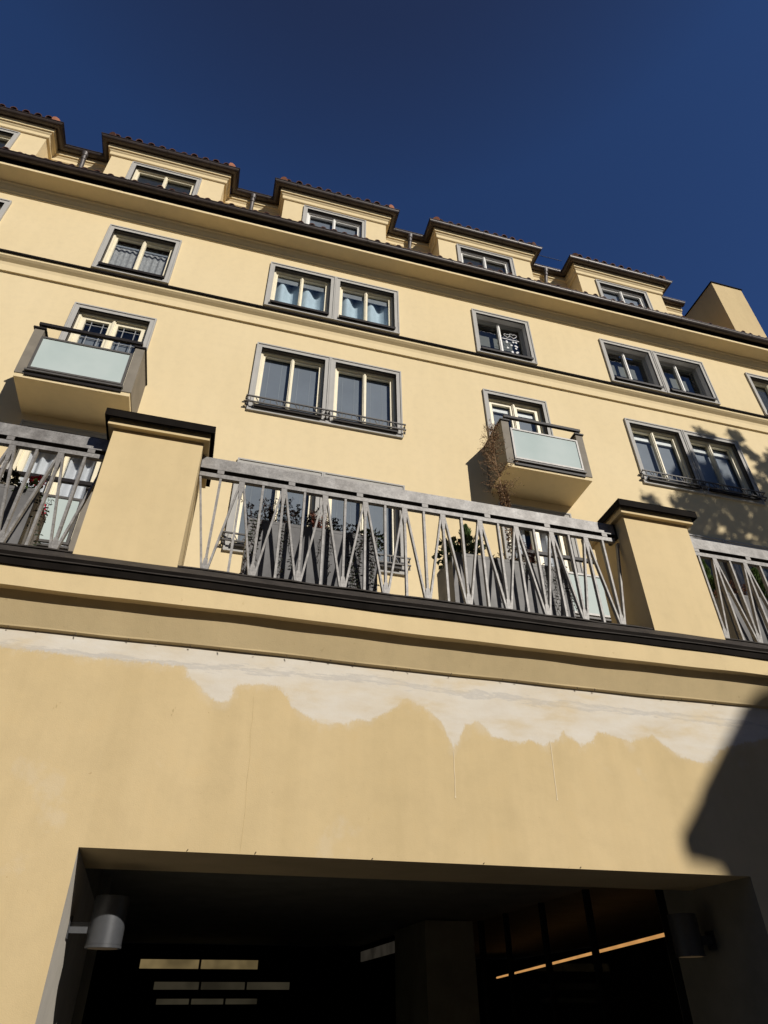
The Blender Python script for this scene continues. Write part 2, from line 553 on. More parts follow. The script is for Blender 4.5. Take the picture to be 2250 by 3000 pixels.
def ring(mb, x0, x1, z0, z1, w, y0, y1, bottom=True):
    mb.box(x0, x0 + w, y0, y1, z0 if bottom else z0, z1)
    mb.box(x1 - w, x1, y0, y1, z0, z1)
    mb.box(x0 + w, x1 - w, y0, y1, z1 - w, z1)
    if bottom:
        mb.box(x0 + w, x1 - w, y0, y1, z0, z0 + w)

def drape(mb, x0, x1, z0, z1, y, amp=0.035, waves=7, ph=0.0, scallop=0.0):
    n = max(24, int((x1 - x0) * 60))
    prev = None
    for i in range(n + 1):
        t = i / n
        x = x0 + (x1 - x0) * t
        yy = y + amp * math.sin(t * waves * 2 * math.pi + ph) + amp * 0.5 * math.sin(t * waves * 4.7 + ph * 2)
        zt = z1
        cur = ((x, yy, z0), (x, yy + 0.01, zt))
        if prev:
            mb.quad(prev[0], cur[0], cur[1], prev[1])
        prev = cur

def window(cx, z0, z1, style, hw=half, y=D2, rec=0.080, frame='cream', rev='reveal', door=False, sillon=True, hole_list=None, sw=SW):
    x0, x1 = cx - hw, cx + hw
    ix0, ix1, iz0, iz1 = x0 + sw, x1 - sw, z0 + (0 if door else sw), z1 - sw
    (holes if hole_list is None else hole_list).append((ix0, ix1, iz0, iz1))
    mb = MB().mat('trim')
    yf = y - 0.030
    # outer bead ring, 4 mm prouder, then flat ring
    bw = 0.028
    ring(mb, x0, x1, z0, z1, bw, y - 0.046, y + 0.01, not door)
    ring(mb, x0 + bw, x1 - bw, z0 + (0 if door else bw), z1 - bw, sw - bw, yf, y + 0.01, not door)
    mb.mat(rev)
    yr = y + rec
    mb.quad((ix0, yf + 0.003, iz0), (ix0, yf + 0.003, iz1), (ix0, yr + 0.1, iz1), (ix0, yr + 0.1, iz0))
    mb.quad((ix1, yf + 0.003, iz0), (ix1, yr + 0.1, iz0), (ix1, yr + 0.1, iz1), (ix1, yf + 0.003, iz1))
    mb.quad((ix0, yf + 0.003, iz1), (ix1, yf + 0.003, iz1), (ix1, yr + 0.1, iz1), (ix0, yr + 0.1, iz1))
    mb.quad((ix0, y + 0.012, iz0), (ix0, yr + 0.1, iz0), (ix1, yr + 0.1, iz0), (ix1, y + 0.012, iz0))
    w = mb.build('window', None, apt)
    # frame and two casements
    fb = MB().mat(frame)
    e = 0.002
    modern = rev == 'reveal_pale'
    fw = 0.024 if modern else 0.042
    if modern:
        fb.mat('trim')
    a0, a1, b0, b1 = ix0 + e, ix1 - e, iz0 + e, iz1 - e
    ring(fb, a0, a1, b0, b1, fw, yr, yr + 0.07)
    ring(fb, a0 + fw + .001, a1 - fw - .001, b0 + fw + .001, b1 - fw - .001, 0.012, yr + 0.022, yr + 0.088)
    s0, s1, t0, t1 = a0 + fw + 0.014, a1 - fw - 0.014, b0 + fw + 0.014, b1 - fw - 0.014
    mid = (s0 + s1) / 2
    sashw = (0.026 if modern else 0.034) if not door else 0.075
    panes = []
    for q0, q1 in ((s0, mid - 0.004), (mid + 0.004, s1)):
        ring(fb, q0, q1, t0, t1, sashw, yr + 0.035, yr + 0.09)
        panes.append((q0 + sashw, q1 - sashw, t0 + sashw, t1 - sashw))
    fb.mat(frame)
    fb.box(mid - 0.034, mid + 0.034, yr + 0.012, yr + 0.034, t0, t1 - 0.004)
    fb.box(mid - 0.016, mid + 0.016, yr - 0.006, yr + 0.0115, t0, t1 - 0.004)
    if style == 'muntin':
        for q0, q1, u0, u1 in panes:
            fb.mat('cord')
            for k in (0.26, 0.76):
                xx = q0 + (q1 - q0) * k
                fb.box(xx - 0.005, xx + 0.005, yr + 0.055, yr + 0.08, u0, u1)
            zz = u1 - 0.10
            while zz > u0:
                fb.box(q0, q1, yr + 0.057, yr + 0.078, zz - 0.005, zz + 0.005)
                zz -= 0.36
    if door:
        fb.mat(frame)
        for q0, q1, u0, u1 in panes:
            fb.box(q0, q1, yr + 0.048, yr + 0.086, u0, u0 + 0.45)
    fb.build('frame', None, w)
    gb = MB()
    for q0, q1, u0, u1 in panes:
        gb.quad((q0, yr + 0.066, u0), (q1, yr + 0.066, u0), (q1, yr + 0.066, u1), (q0, yr + 0.066, u1))
    gb.build('pane', 'glass', w)
    if not door and sillon:
        sb = MB()
        sb.box(ix0 + 0.004, ix1 - 0.004, y - 0.085, yr - 0.003, iz0 + 0.004, iz0 + 0.026)
        sb.box(ix0 + 0.004, ix1 - 0.004, y - 0.094, y - 0.0851, iz0 - 0.035, iz0 + 0.024)
        for xx in (ix0 + 0.004, ix1 - 0.016):
            sb.box(xx, xx + 0.012, y - 0.08, y - 0.034, iz0 + 0.0262, iz0 + 0.055)
        sb.build('sill', 'sill', w)
    # what hangs behind the panes
    cb = MB()
    yc = yr + 0.18
    if style == 'lace':
        cb.mat('net')
        drape(cb, ix0, ix1, iz0, iz1 - 0.02, yc, 0.011, 11, 0.3)
        cb.mat('blind_pale').box(ix0, ix1, yc - 0.07, yc - 0.045, iz1 - 0.27, iz1 - 0.22)
    elif style == 'blue':
        cb.mat('blue')
        drape(cb, ix0, mid - 0.02, iz0, iz1 - 0.1, yc, 0.05, 1.6, 1.0)
        drape(cb, mid + 0.02, ix1, iz0, iz1 - 0.1, yc, 0.05, 1.6, 2.1)
        cb.mat('blind_pale').box(ix0, ix1, yc - 0.085, yc - 0.07, iz1 - 0.26, iz1 + 0.05)
    elif style in ('blind', 'slat', 'olive'):
        key = {'blind': 'blind', 'slat': 'blind_pale', 'olive': 'blind_olive'}[style]
        cb.mat(key)
        if style == 'blind':
            cb.quad((ix0, yr + 0.125, iz0), (ix1, yr + 0.125, iz0), (ix1, yr + 0.125, iz1), (ix0, yr + 0.125, iz1))
        else:
            zz = iz0
            while zz < iz1:
                cb.quad((ix0, yr + 0.105, zz), (ix1, yr + 0.105, zz), (ix1, yr + 0.117, zz + 0.029), (ix0, yr + 0.117, zz + 0.029))
                zz += 0.028
        cb.mat('cord')
        for q0, q1, u0, u1 in panes:
            for k in (0.22, 0.70):
                xx = q0 + (q1 - q0) * k
                cb.box(xx - 0.003, xx + 0.003, yr + 0.1215, yr + 0.1225, u0 - 0.03, u1 + 0.03)
    elif style == 'halfblind':
        cb.mat('white').box(ix0, ix1, yr + 0.10, yr + 0.14, iz1 - 0.28, iz1 - 0.20)
        zz = iz1 - 0.20
        while zz < iz1:
            cb.quad((ix0, yr + 0.10, zz), (ix1, yr + 0.10, zz), (ix1, yr + 0.122, zz + 0.02), (ix0, yr + 0.122, zz + 0.02))
            zz += 0.026
        cb.mat('blind').quad((ix0, yr + 0.155, iz0), (ix1, yr + 0.155, iz0), (ix1, yr + 0.155, iz1), (ix0, yr + 0.155, iz1))
    elif style in ('sheer', 'muntin'):
        if style == 'sheer':
            cb.mat('sheer')
            drape(cb, ix0, mid - 0.10, iz0, iz1, yc, 0.05, 3, 0.5)
            drape(cb, mid + 0.02, ix1 - 0.1, iz0, iz1, yc, 0.05, 3, 1.7)
        else:
            cb.mat('blind').quad((ix0, yr + 0.3, iz0), (ix1, yr + 0.3, iz0), (ix1, yr + 0.3, iz1), (ix0, yr + 0.3, iz1))
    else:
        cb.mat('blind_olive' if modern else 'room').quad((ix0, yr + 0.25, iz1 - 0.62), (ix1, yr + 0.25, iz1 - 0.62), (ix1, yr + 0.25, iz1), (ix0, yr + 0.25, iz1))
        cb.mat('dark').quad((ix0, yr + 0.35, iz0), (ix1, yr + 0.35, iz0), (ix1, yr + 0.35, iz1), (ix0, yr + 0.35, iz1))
    if cb.f:
        cb.build('curtain' if style not in ('blind', 'slat', 'olive', 'halfblind', 'muntin', 'dark') else 'blind', None, w)
    return w, panes, yr

z0, z1 = ROWS[3]
for cx in CZ:
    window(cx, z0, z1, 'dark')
window(CA, z0, z1, 'lace')
for cx in CB:
    window(cx, z0, z1, 'blue')
wc, pc, yrc = window(CC, z0, z1, 'dark', rec=0.13, frame='white', rev='reveal_pale')
for cx in CDD:
    window(cx, z0, z1, 'dark', rec=0.13, frame='white', rev='reveal_pale')
window(CE, z0, z1, 'olive')
z0, z1 = ROWS[2]
for cx in CZ + CB:
    window(cx, z0, z1, 'blind')
window(CA, 9.32, z1 + 0.06, 'muntin', door=True)
window(CC, 9.32, z1, 'halfblind', door=True)
for cx in CDD:
    window(cx, z0, z1, 'halfblind')
z0, z1 = ROWS[1]
for cx in CZ:
    window(cx, z0, z1, 'slat')
for cx in CB:
    window(cx, z0, z1, 'blind')
window(CA, 6.32, z1 + 0.03, 'sheer', door=True)
window(CC, 6.32, z1, 'sheer', door=True)
for cx in CDD:
    window(cx, z0, z1, 'blind')

# two painted hearts and small flowers on the pane of the lone top window
q0, q1, u0, u1 = pc[1]
hb = MB()
pw, ph_ = q1 - q0, u1 - u0
def heart(cx, cz, s):
    pts = []
    for i in range(29):
        t = i / 28 * 2 * math.pi
        x = 16 * math.sin(t) ** 3
        z = 13 * math.cos(t) - 5 * math.cos(2 * t) - 2 * math.cos(3 * t) - math.cos(4 * t)
        pts.append((cx + x * s / 16, yrc + 0.060, cz + z * s / 16))
    hb.tube(pts, 0.0075, 5, False)
heart(q0 + pw * 0.36, u0 + ph_ * 0.80, 0.075)
heart(q0 + pw * 0.66, u0 + ph_ * 0.82, 0.092)
hb.box(q0 + pw * 0.08, q1 - pw * 0.08, yrc + 0.058, yrc + 0.062, u0 + ph_ * 0.685, u0 + ph_ * 0.70)
for i in range(13):
    fx, fz = q0 + pw * random.choice((0.3, 0.5, 0.62, 0.70, 0.75)), u0 + ph_ * random.uniform(0.30, 0.65)
    for k in range(5):
        an = k * 1.257 + i
        hb.poly([(fx + 0.018 * math.cos(an) + 0.013 * math.cos(b), yrc + 0.060 - 0.0004 * (k + i), fz + 0.018 * math.sin(an) + 0.013 * math.sin(b)) for b in (0, 1.05, 2.1, 3.14, 4.19, 5.24)])
hb.build('painted_hearts', 'paper', wc)

# ---- facade wall sheet with openings, ends and dark core
fw_ = MB().mat('facade')
xs = [XL, XR] + [h for q in holes for h in q[:2]]
zs = [4.05, 15.62] + [h for q in holes for h in q[2:]]
rect_sheet(fw_, xs, zs, holes, D2)
fw_.quad((XL, D2, 4.05), (XL, D2, 15.62), (XL, 20, 15.62), (XL, 20, 4.05))
fw_.quad((XR, D2, 4.05), (XR, 20, 4.05), (XR, 20, 15.62), (XR, D2, 15.62))
fw_.build('wall', None, apt)
MB().box(XL + 0.02, XR - 0.02, 9.55, 19.9, 4.06, 15.55).build('interior', 'dark', apt)

# ---- string course
sc = MB().mat('facade')
P = [(XL, D2), (XR, D2)]
sc.sweep(P, [(-0.01, 12.955), (0.150, 12.955), (0.150, 12.87), (0.115, 12.835), (0.060, 12.79), (0.045, 12.72), (0.045, 12.56), (0.012, 12.56), (0.012, 12.545), (-0.01, 12.54)])
sc.build('string_course', None, apt)
sf = MB()
sf.sweep(P, [(-0.005, 13.03), (0.180, 12.985), (0.186, 12.93), (0.180, 12.93), (0.174, 12.978), (-0.005, 13.015)])
sf.build('string_course_flashing', 'flash', apt)

# ---- eave: mouldings, soffit, fascia, flashing, gutter, tiles
ev = MB().mat('facade')
ev.sweep(P, [(-0.01, 15.04), (0.020, 15.04), (0.026, 15.075), (0.050, 15.09), (0.056, 15.13), (0.085, 15.19), (0.092, 15.25), (0.120, 15.27), (0.120, 15.312), (-0.01, 15.312)])
ev.sweep(P, [(-0.02, 15.314), (0.46, 15.314), (0.46, 15.378), (-0.02, 15.378)])
ev.build('eave', None, apt)
eg = MB()
eg.sweep(P, [(0.40, 15.381), (0.468, 15.381), (0.468, 15.56), (0.40, 15.58)])
eg.build('eave_flashing', 'flash', apt)
def gutter_profile(cx, cz, r):
    pr = []
    n = 14
    for i in range(n + 1):
        a = math.pi * i / n
        pr.append((cx + r * math.cos(a), cz - r * math.sin(a)))
    # bead on the outer lip, and the inside skin
    pr = [(cx + r + 0.012, cz + 0.008), (cx + r + 0.012, cz - 0.008)] + pr
    ins = []
    for i in range(n + 1):
        a = math.pi * (n - i) / n
        ins.append((cx + (r - 0.005) * math.cos(a), cz + 0.004 - (r - 0.005) * math.sin(a)))
    return pr + ins
gm = MB()
gm.sweep(P, gutter_profile(0.556, 15.541, 0.086))
for i in range(32):      # joint collars
    x = XL + 0.6 + i * 1.02 + random.uniform(-0.05, 0.05)
    gm.sweep([(x, D2), (x + 0.025, D2)], gutter_profile(0.556, 15.541, 0.092))
soft(gm.build('gutter', 'gutter', apt))

def tile_row(mb, x0, x1, y0, z0, y1, z1, r=0.075, step=0.25):
    # half-round cover tiles lying up the slope
    n = int((x1 - x0) / step)
    st = (x1 - x0) / n
    dy, dz = y1 - y0, z1 - z0
    l = math.hypot(dy, dz)
    uy, uz = -dz / l, dy / l
    for i in range(n + 1):
        cx = x0 + i * st + random.uniform(-0.012, 0.012)
        jy = random.uniform(-0.02, 0.015)
        for (ra, sgn) in ((r, 1), (r - 0.016, -1)):
            prev = None
            for k in range(9):
                a = math.pi * k / 8
                ox, on = ra * math.cos(a), ra * math.sin(a)
                p = (cx + ox, y0 + jy + uy * on, z0 + uz * on)
                q = (cx + ox, y1 + uy * on, z1 + uz * on)
                if prev:
                    mb.quad(prev[0], p, q, prev[1])
                    if sgn == 1:
                        b = math.pi * (k - 1) / 8
                        i0 = (cx + (r - 0.016) * math.cos(b), y0 + jy + uy * (r - 0.016) * math.sin(b), z0 + uz * (r - 0.016) * math.sin(b))
                        i1 = (cx + (r - 0.016) * math.cos(a), y0 + jy + uy * (r - 0.016) * math.sin(a), z0 + uz * (r - 0.016) * math.sin(a))
                        mb.quad(prev[0], i0, i1, p)
                prev = (p, q)
rt = MB()
rt.quad((XL, 8.10, 15.575), (XR, 8.10, 15.575), (XR, 9.36, 16.0), (XL, 9.36, 16.0))
rt.quad((11.72, 9.36, 16.0), (XR, 9.36, 16.0), (XR, 14.0, 18.6), (11.72, 14.0, 18.6))
tile_row(rt, XL + 0.1, XR - 0.1, 8.052, 15.588, 9.33, 16.02)
rt.build('eave_tiles', 'tile', apt)

# ---- attic: recessed wall and five bays
bays = [-11.0, -6.92, -2.85, 1.25, 5.30, 9.36]
HB = 1.315
aw = MB().mat('facade')
aw.quad((XL, YR, 15.6), (11.5, YR, 15.6), (11.5, YR, 18.35), (XL, YR, 18.35))
aw.quad((11.5, YR, 15.6), (11.5, 14, 15.6), (11.5, 14, 18.35), (11.5, YR, 18.35))
aw.build('attic_wall', None, apt)
gpath = [(XL, 9.16)]
for cx in bays:
    gpath += [(cx - 1.515, 9.16), (cx - 1.515, 8.66), (cx + 1.515, 8.66), (cx + 1.515, 9.16)]
gpath.append((11.72, 9.16))
am = MB().mat('facade')
am.sweep(gpath, [(-0.084, 18.25), (-0.084, 18.07), (-0.112, 18.066), (-0.125, 18.03), (-0.15, 18.0), (-0.15, 17.895), (-0.165, 17.88), (-0.2, 17.878), (-0.2, 18.252)])
recalc(am.build('attic_cornice', None, apt))
ag = MB()
ag.sweep(gpath, gutter_profile(0.005, 18.264, 0.087))
for cx in bays:
    for q in (-1.05, -0.1, 0.9):
        ag.sweep([(cx + q, 8.66), (cx + q + 0.025, 8.66)], gutter_profile(0.005, 18.264, 0.094))
    for q in (-2.4, 2.35):
        ag.sweep([(cx + q, 9.16), (cx + q + 0.025, 9.16)], gutter_profile(0.005, 18.264, 0.094))
soft(ag.build('attic_gutter', 'gutter', apt))
styles = ['olive', 'olive', 'olive', 'blind', 'olive', 'blind']
for n, cx in enumerate(bays):
    hl = []
    fr_, rv = ('cream', 'reveal') if n < 3 else ('white', 'reveal')
    dx = -0.016 if n != 5 else 0.0
    window(cx + dx, 16.15, 17.80, styles[n], hw=0.80, y=YB, rec=0.055, frame=fr_, rev=rv, hole_list=hl)
    b = MB().mat('facade')
    x0, x1 = cx - HB, cx + HB
    rect_sheet(b, [x0, x1, hl[0][0], hl[0][1]], [15.6, 18.3, hl[0][2], hl[0][3]], hl, YB)
    b.quad((x0, YB, 15.6), (x0, YB, 18.3), (x0, YR, 18.3), (x0, YR, 15.6))
    b.quad((x1, YB, 15.6), (x1, YR, 15.6), (x1, YR, 18.3), (x1, YB, 18.3))
    dm = b.build('dormer', None, apt)
    t = MB()
    t.mat('tile')
    t.quad((cx - 1.50, 8.68, 18.31), (cx + 1.50, 8.68, 18.31), (cx + 1.2, 10.4, 18.95), (cx - 1.2, 10.4, 18.95))
    tile_row(t, cx - 1.28, cx + 1.28, 8.605, 18.335, 10.35, 18.96, r=0.085)
    t.mat('ridge')
    for sg in (-1, 1):
        if (n == 5) or (n == 4 and sg == 1) or (n == 2 and sg == -1):
            t.mat('tile')
        else:
            t.mat('ridge')
        px = cx + sg * 1.40
        t.tube([(px + sg * 0.02, 8.615, 18.365), (px - sg * 0.30, 9.2, 18.60), (px - sg * 0.62, 9.9, 18.82)], [0.10, 0.09, 0.08], 10)
    soft(t.build('roof_tiles', None, dm))
for sx in (-4.86, -0.84, 3.32, 7.28):
    d = MB()
    d.tube([(sx, 9.16, 18.215), (sx, 9.16, 18.11)], [0.09, 0.062], 14)
    d.tube([(sx, 9.16, 18.14), (sx, 9.17, 18.05), (sx, 9.24, 17.85), (sx, 9.255, 17.72), (sx, 9.255, 15.85)], 0.052, 14)
    d.tube([(sx, 9.17, 18.05), (sx, 9.185, 18.0)], 0.060, 14)
    soft(d.build('downpipe', 'pipe', apt))

# rooftop box (stair head / fire wall) on the right with dark capping, and the clear roof-terrace pane
ch = MB().box(12.93, 14.0, 8.9, 12.5, 15.9, 19.44)
cho = ch.build('chimney', 'front', apt)
cp = MB()
cp.box(12.90, 14.03, 8.87, 12.52, 19.442, 19.475)
cp.build('chimney_cap', 'flash', cho)
gp = MB().box(7.80, 8.62, 9.98, 9.992, 19.86, 20.50)
gpo = gp.build('roof_terrace_pane', 'clear', apt)
gc = MB()
gc.box(7.79, 8.63, 9.978, 9.994, 20.502, 20.508)
gc.box(7.79, 8.63, 9.97, 10.0, 19.72, 19.858)
gc.build('pane_rim', 'frame_metal', gpo)
rb = MB()
rb.quad((XL, 10.3, 18.92), (11.6, 10.3, 18.92), (11.6, 14, 19.6), (XL, 14, 19.6))
rb.quad((XL, YR, 18.25), (11.6, YR, 18.25), (11.6, 10.3, 18.6), (XL, 10.3, 18.6))
rb.build('roof', 'tile', apt)

# ---- balconies
def balcony(x0, x1, frame, label):
    b = MB().mat('facade')
    b.box(x0 + 0.012, x1 - 0.012, 7.862, D2 - 0.001, 9.235, 9.31)
    b.mat('balcony')
    t = 0.145
    for a0, a1 in ((x0, x0 + t), (x1 - t, x1)):
        b.box(a0, a1, 7.85, D2 - 0.001, 9.312, 10.34)
    bo = b.build('balcony', None, apt, label=label)
    c = MB()
    for a0, a1 in ((x0, x0 + t), (x1 - t, x1)):
        c.box(a0 - 0.022, a1 + 0.022, 7.825, D2 - 0.002, 10.342, 10.372)
    c.build('wall_cap', 'black_metal', bo)
    rl = MB().box(x0 + 0.05, x1 - 0.05, 7.80, 7.855, 10.395, 10.452)
    for q in (x0 + 0.07, x1 - 0.09):
        rl.box(q, q + 0.02, 7.82, 7.84, 10.373, 10.394)
    rl.build('top_rail', 'black_metal', bo)
    g0, g1 = x0 + 0.153, x1 - 0.153
    fb = MB()
    ring(fb, g0, g1, 9.425, 10.165, 0.034, 7.825, 7.86)
    for q in (g0 + 0.10, g1 - 0.13):
        fb.box(q, q + 0.03, 7.835, 7.85, 9.385, 9.4245)
    fb.build('panel_frame', frame, bo)
    MB().box(g0 + 0.034, g1 - 0.034, 7.838, 7.848, 9.459, 10.131).build('glass_panel', 'frost', bo)
    sb = MB().box(g0 - 0.02, g1 + 0.02, 7.80, 7.85, 9.352, 9.384)
    sb.build('lower_rail', 'frame_metal', bo)
    kb = MB().box(x0 + t + 0.002, x1 - t - 0.002, 7.835, 7.90, 9.285, 9.350)
    kb.build('kick_plate', 'black_metal', bo)
    return bo
ba = balcony(-3.545, -1.870, 'frame_metal', 'upper balcony with dark framed frosted glass panel and leaded door behind')
bc = balcony(4.425, 6.085, 'frame_light', 'upper balcony with pale framed frosted glass panel beside the dry weed')
for src, lab in ((ba, 'lower balcony with white curtains behind, half hidden by the balustrade'), (bc, 'lower balcony behind the long planter and balustrade')):
    cpy = copy_tree(src, (0, 0, -3.0), apt)
    cpy['label'] = lab

# ---- window guards
def guard(xc):
    g = MB()
    x0, x1 = xc - 1.485, xc + 1.485
    yg = 8.535
    for z in (10.455, 10.322):
        g.box(x0, x1, yg - 0.012, yg + 0.012, z - 0.012, z + 0.012)
    for hx in (0, 1):
        s0 = x0 + 0.08 + hx * 1.49
        k = 0
        x = s0
        while x < s0 + 1.34:
            sl_ = (0.0, 0.055, 0.0, -0.045)[k % 4]
            g.bar((x, yg, 10.444), (x + sl_, yg, 10.333), 0.013, 0.013)
            x += 0.088
            k += 1
    for xb in (x0 + 0.01, xc - 0.03, xc + 0.03, x1 - 0.01):
        for z in (10.455, 10.322):
            sgn = -1 if xb < xc - 0.1 else (1 if xb > xc + 0.1 else 0)
            g.tube([(xb, yg, z), (xb - 0.01, yg + 0.03, z - 0.03), (xb, yg + 0.06, z - 0.02), (xb, D2 - 0.02, z - 0.02)], 0.010, 6)
            g.box(xb - 0.02, xb + 0.02, D2 - 0.05 - 0.012 * (1 - abs(sgn)), D2 - 0.046, z - 0.05, z + 0.01)
    return g.build('window_guard', 'black_metal' if False else 'frame_metal', apt)
g0 = guard(1.322)
copy_tree(g0, (8.008, 0, 0), apt)
copy_tree(g0, (0, 0, -3.0), apt)
copy_tree(g0, (8.008, 0, -3.0), apt)

# ================================================================== STREET FRONT (terrace in front of the building)
front = thing('terrace_front', 'low yellow street front with dark passage opening, flaking white plaster band and pillars on top', 'building', (1.7, D1, 0))
OX0, OX1, OZ = -0.581, 3.953, 2.382
TOPZ = 3.70
LOW = [(-1.9, 3.535), (-1.356, 3.53), (-1.082, 3.534), (-0.797, 3.521), (-0.508, 3.527), (-0.21, 3.53), (-0.175, 3.519), (-0.16, 3.458), (-0.069, 3.403), (-0.03, 3.351), (0.067, 3.3), (0.142, 3.308), (0.165, 3.362), (0.166, 3.411), (0.232, 3.442), (0.403, 3.46), (0.484, 3.443), (0.545, 3.383), (0.566, 3.312), (0.656, 3.272), (0.787, 3.209), (0.914, 3.231), (0.963, 3.215), (1.01, 3.256), (1.142, 3.259), (1.173, 3.282), (1.278, 3.352), (1.341, 3.402), (1.406, 3.452), (1.468, 3.431), (1.513, 3.409), (1.619, 3.348), (1.671, 3.3), (1.702, 3.225), (1.747, 3.097), (1.811, 3.217), (1.854, 3.298), (1.95, 3.328), (1.985, 3.301), (2.053, 3.237), (2.181, 3.212), (2.312, 3.202), (2.336, 3.233), (2.409, 3.213), (2.472, 3.187), (2.518, 3.231), (2.609, 3.247), (2.652, 3.322), (2.676, 3.288), (2.749, 3.258), (2.778, 3.207), (2.825, 3.237), (2.888, 3.251), (2.939, 3.346), (3.066, 3.32), (3.22, 3.277), (3.291, 3.311), (3.429, 3.35), (3.48, 3.307), (3.566, 3.24), (3.657, 3.193), (3.832, 3.169), (3.912, 3.184), (4.014, 3.284), (4.29, 3.362), (4.543, 3.421), (6.5, 3.45)]
def sdist(x, z):
    best = 9
    for (ax, az), (bx, bz) in zip(LOW, LOW[1:]):
        dx, dz = bx - ax, bz - az
        t = max(0, min(1, ((x - ax) * dx + (z - az) * dz) / (dx * dx + dz * dz)))
        best = min(best, math.hypot(x - ax - t * dx, z - az - t * dz))
    if x <= LOW[0][0] or x >= LOW[-1][0]:
        return -0.3
    for (ax, az), (bx, bz) in zip(LOW, LOW[1:]):
        if ax <= x <= bx:
            zl = az + (bz - az) * (x - ax) / max(1e-6, bx - ax)
            break
    s = best if z > zl else -best
    return max(-0.3, min(0.3, s))
SEAM = [(-2, 3.54), (-0.21, 3.535), (1.173, 3.575), (1.913, 3.54), (3.116, 3.53), (4.214, 3.522), (7, 3.52)]
def seamd(x, z):
    for (ax, az), (bx, bz) in zip(SEAM, SEAM[1:]):
        if ax <= x <= bx:
            return abs(z - az - (bz - az) * (x - ax) / (bx - ax))
    return 1.0
wl = MB()
xs = [XL, -6, -3] + [-2.0 + 0.03 * i for i in range(int(8.4 / 0.03))] + [9, XR, OX0, OX1]
zs = [0, 0.8, 1.6, OZ, 2.7] + [3.0 + 0.025 * i for i in range(28)] + [TOPZ]
rect_sheet(wl, xs, zs, [(OX0, OX1, -1, OZ)], D1)
wlo = wl.build('wall', 'patched', front)
fwv = [Vector(v.co) + Vector((1.7, D1, 0)) for v in wlo.data.vertices]
a1 = wlo.data.attributes.new('bare', 'FLOAT', 'POINT')
a1.data.foreach_set('value', [sdist(v.x, v.z) if v.z > 2.68 else -0.3 for v in fwv])
a2 = wlo.data.attributes.new('seam', 'FLOAT', 'POINT')
a2.data.foreach_set('value', [min(1.0, seamd(v.x, v.z)) if v.z > 2.9 else 1.0 for v in fwv])
# lintel soffit and jambs of the passage
lt = MB().mat('front')
lt.quad((OX0, D1, OZ), (OX1, D1, OZ), (OX1, 5.2, OZ), (OX0 - 0.03, 5.2, OZ))
lt.mat('passage')
lt.quad((OX0, 5.2, OZ), (OX1, 5.2, OZ), (OX1, 5.2, 2.62), (OX0, 5.2, 2.62))
lt.mat('jamb')
lt.quad((OX0, D1, 0), (OX0, D1, OZ), (OX0 - 0.08, 7.2, OZ), (OX0 - 0.08, 7.2, 0))
lt.mat('passage')
lt.quad((OX1, D1, 0), (OX1, 5.667, 0), (OX1, 5.667, 2.62), (OX1, D1, OZ))
lt.quad((OX0 - 0.03, 5.2, OZ), (OX0 - 0.03, 5.2, 2.62), (OX0 - 0.08, 7.2, 2.62), (OX0 - 0.08, 7.2, OZ))
lt.quad((OX0, 7.2, 0), (OX0, 7.2, 2.62), (-2.6, 7.2, 2.62), (-2.6, 7.2, 0))
lt.quad((-2.6, 7.2, 0), (-2.6, 7.2, 2.62), (-2.6, 15, 2.62), (-2.6, 15, 0))
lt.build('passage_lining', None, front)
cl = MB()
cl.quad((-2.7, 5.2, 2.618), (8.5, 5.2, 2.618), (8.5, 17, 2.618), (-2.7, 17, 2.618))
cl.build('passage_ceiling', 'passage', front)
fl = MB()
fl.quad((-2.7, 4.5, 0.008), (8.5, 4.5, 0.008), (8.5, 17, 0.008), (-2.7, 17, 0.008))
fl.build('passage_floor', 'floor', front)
# ledge: coved plaster cornice
LD = [(XL, D1), (XR, D1)]
def wavy(mb, prof, n=90, amp=0.006, seed=1, x0=XL, x1=XR):
    rnd = random.Random(seed)
    ph = [rnd.uniform(0, 6) for _ in range(6)]
    path = []
    rings = []
    xsn = [-13, -6, -3] + [-2.2 + 0.09 * i for i in range(100)] + [8, 12, 19]
    for x in xsn:
        if x < x0 or x > x1:
            continue
        i = len(mb.v)
        for k, (of, z) in enumerate(prof):
            dz = amp * (math.sin(x * 1.3 + ph[0]) * 0.8 + math.sin(x * 3.1 + ph[1]) * 0.5 + math.sin(x * 7.7 + ph[2] + k) * 0.25)
            do = amp * 0.7 * (math.sin(x * 1.9 + ph[3]) * 0.6 + math.sin(x * 5.3 + ph[4] + k * 0.7) * 0.35)
            mb.v.append((x, D1 - of - do, z + dz))
        rings.append(i)
    n = len(prof)
    for a, b in zip(rings, rings[1:]):
        for k in range(n - 1):
            mb.f.append((a + k, a + k + 1, b + k + 1, b + k))
            mb.k.append(mb.cur)
lg = MB()
wavy(lg, [(0.0, 3.672), (0.030, 3.680), (0.034, 3.690), (0.142, 3.886), (0.20, 3.886), (0.20, 4.04), (0.0, 4.06)], amp=0.005, seed=4)
lg.build('ledge', 'ledge', front)
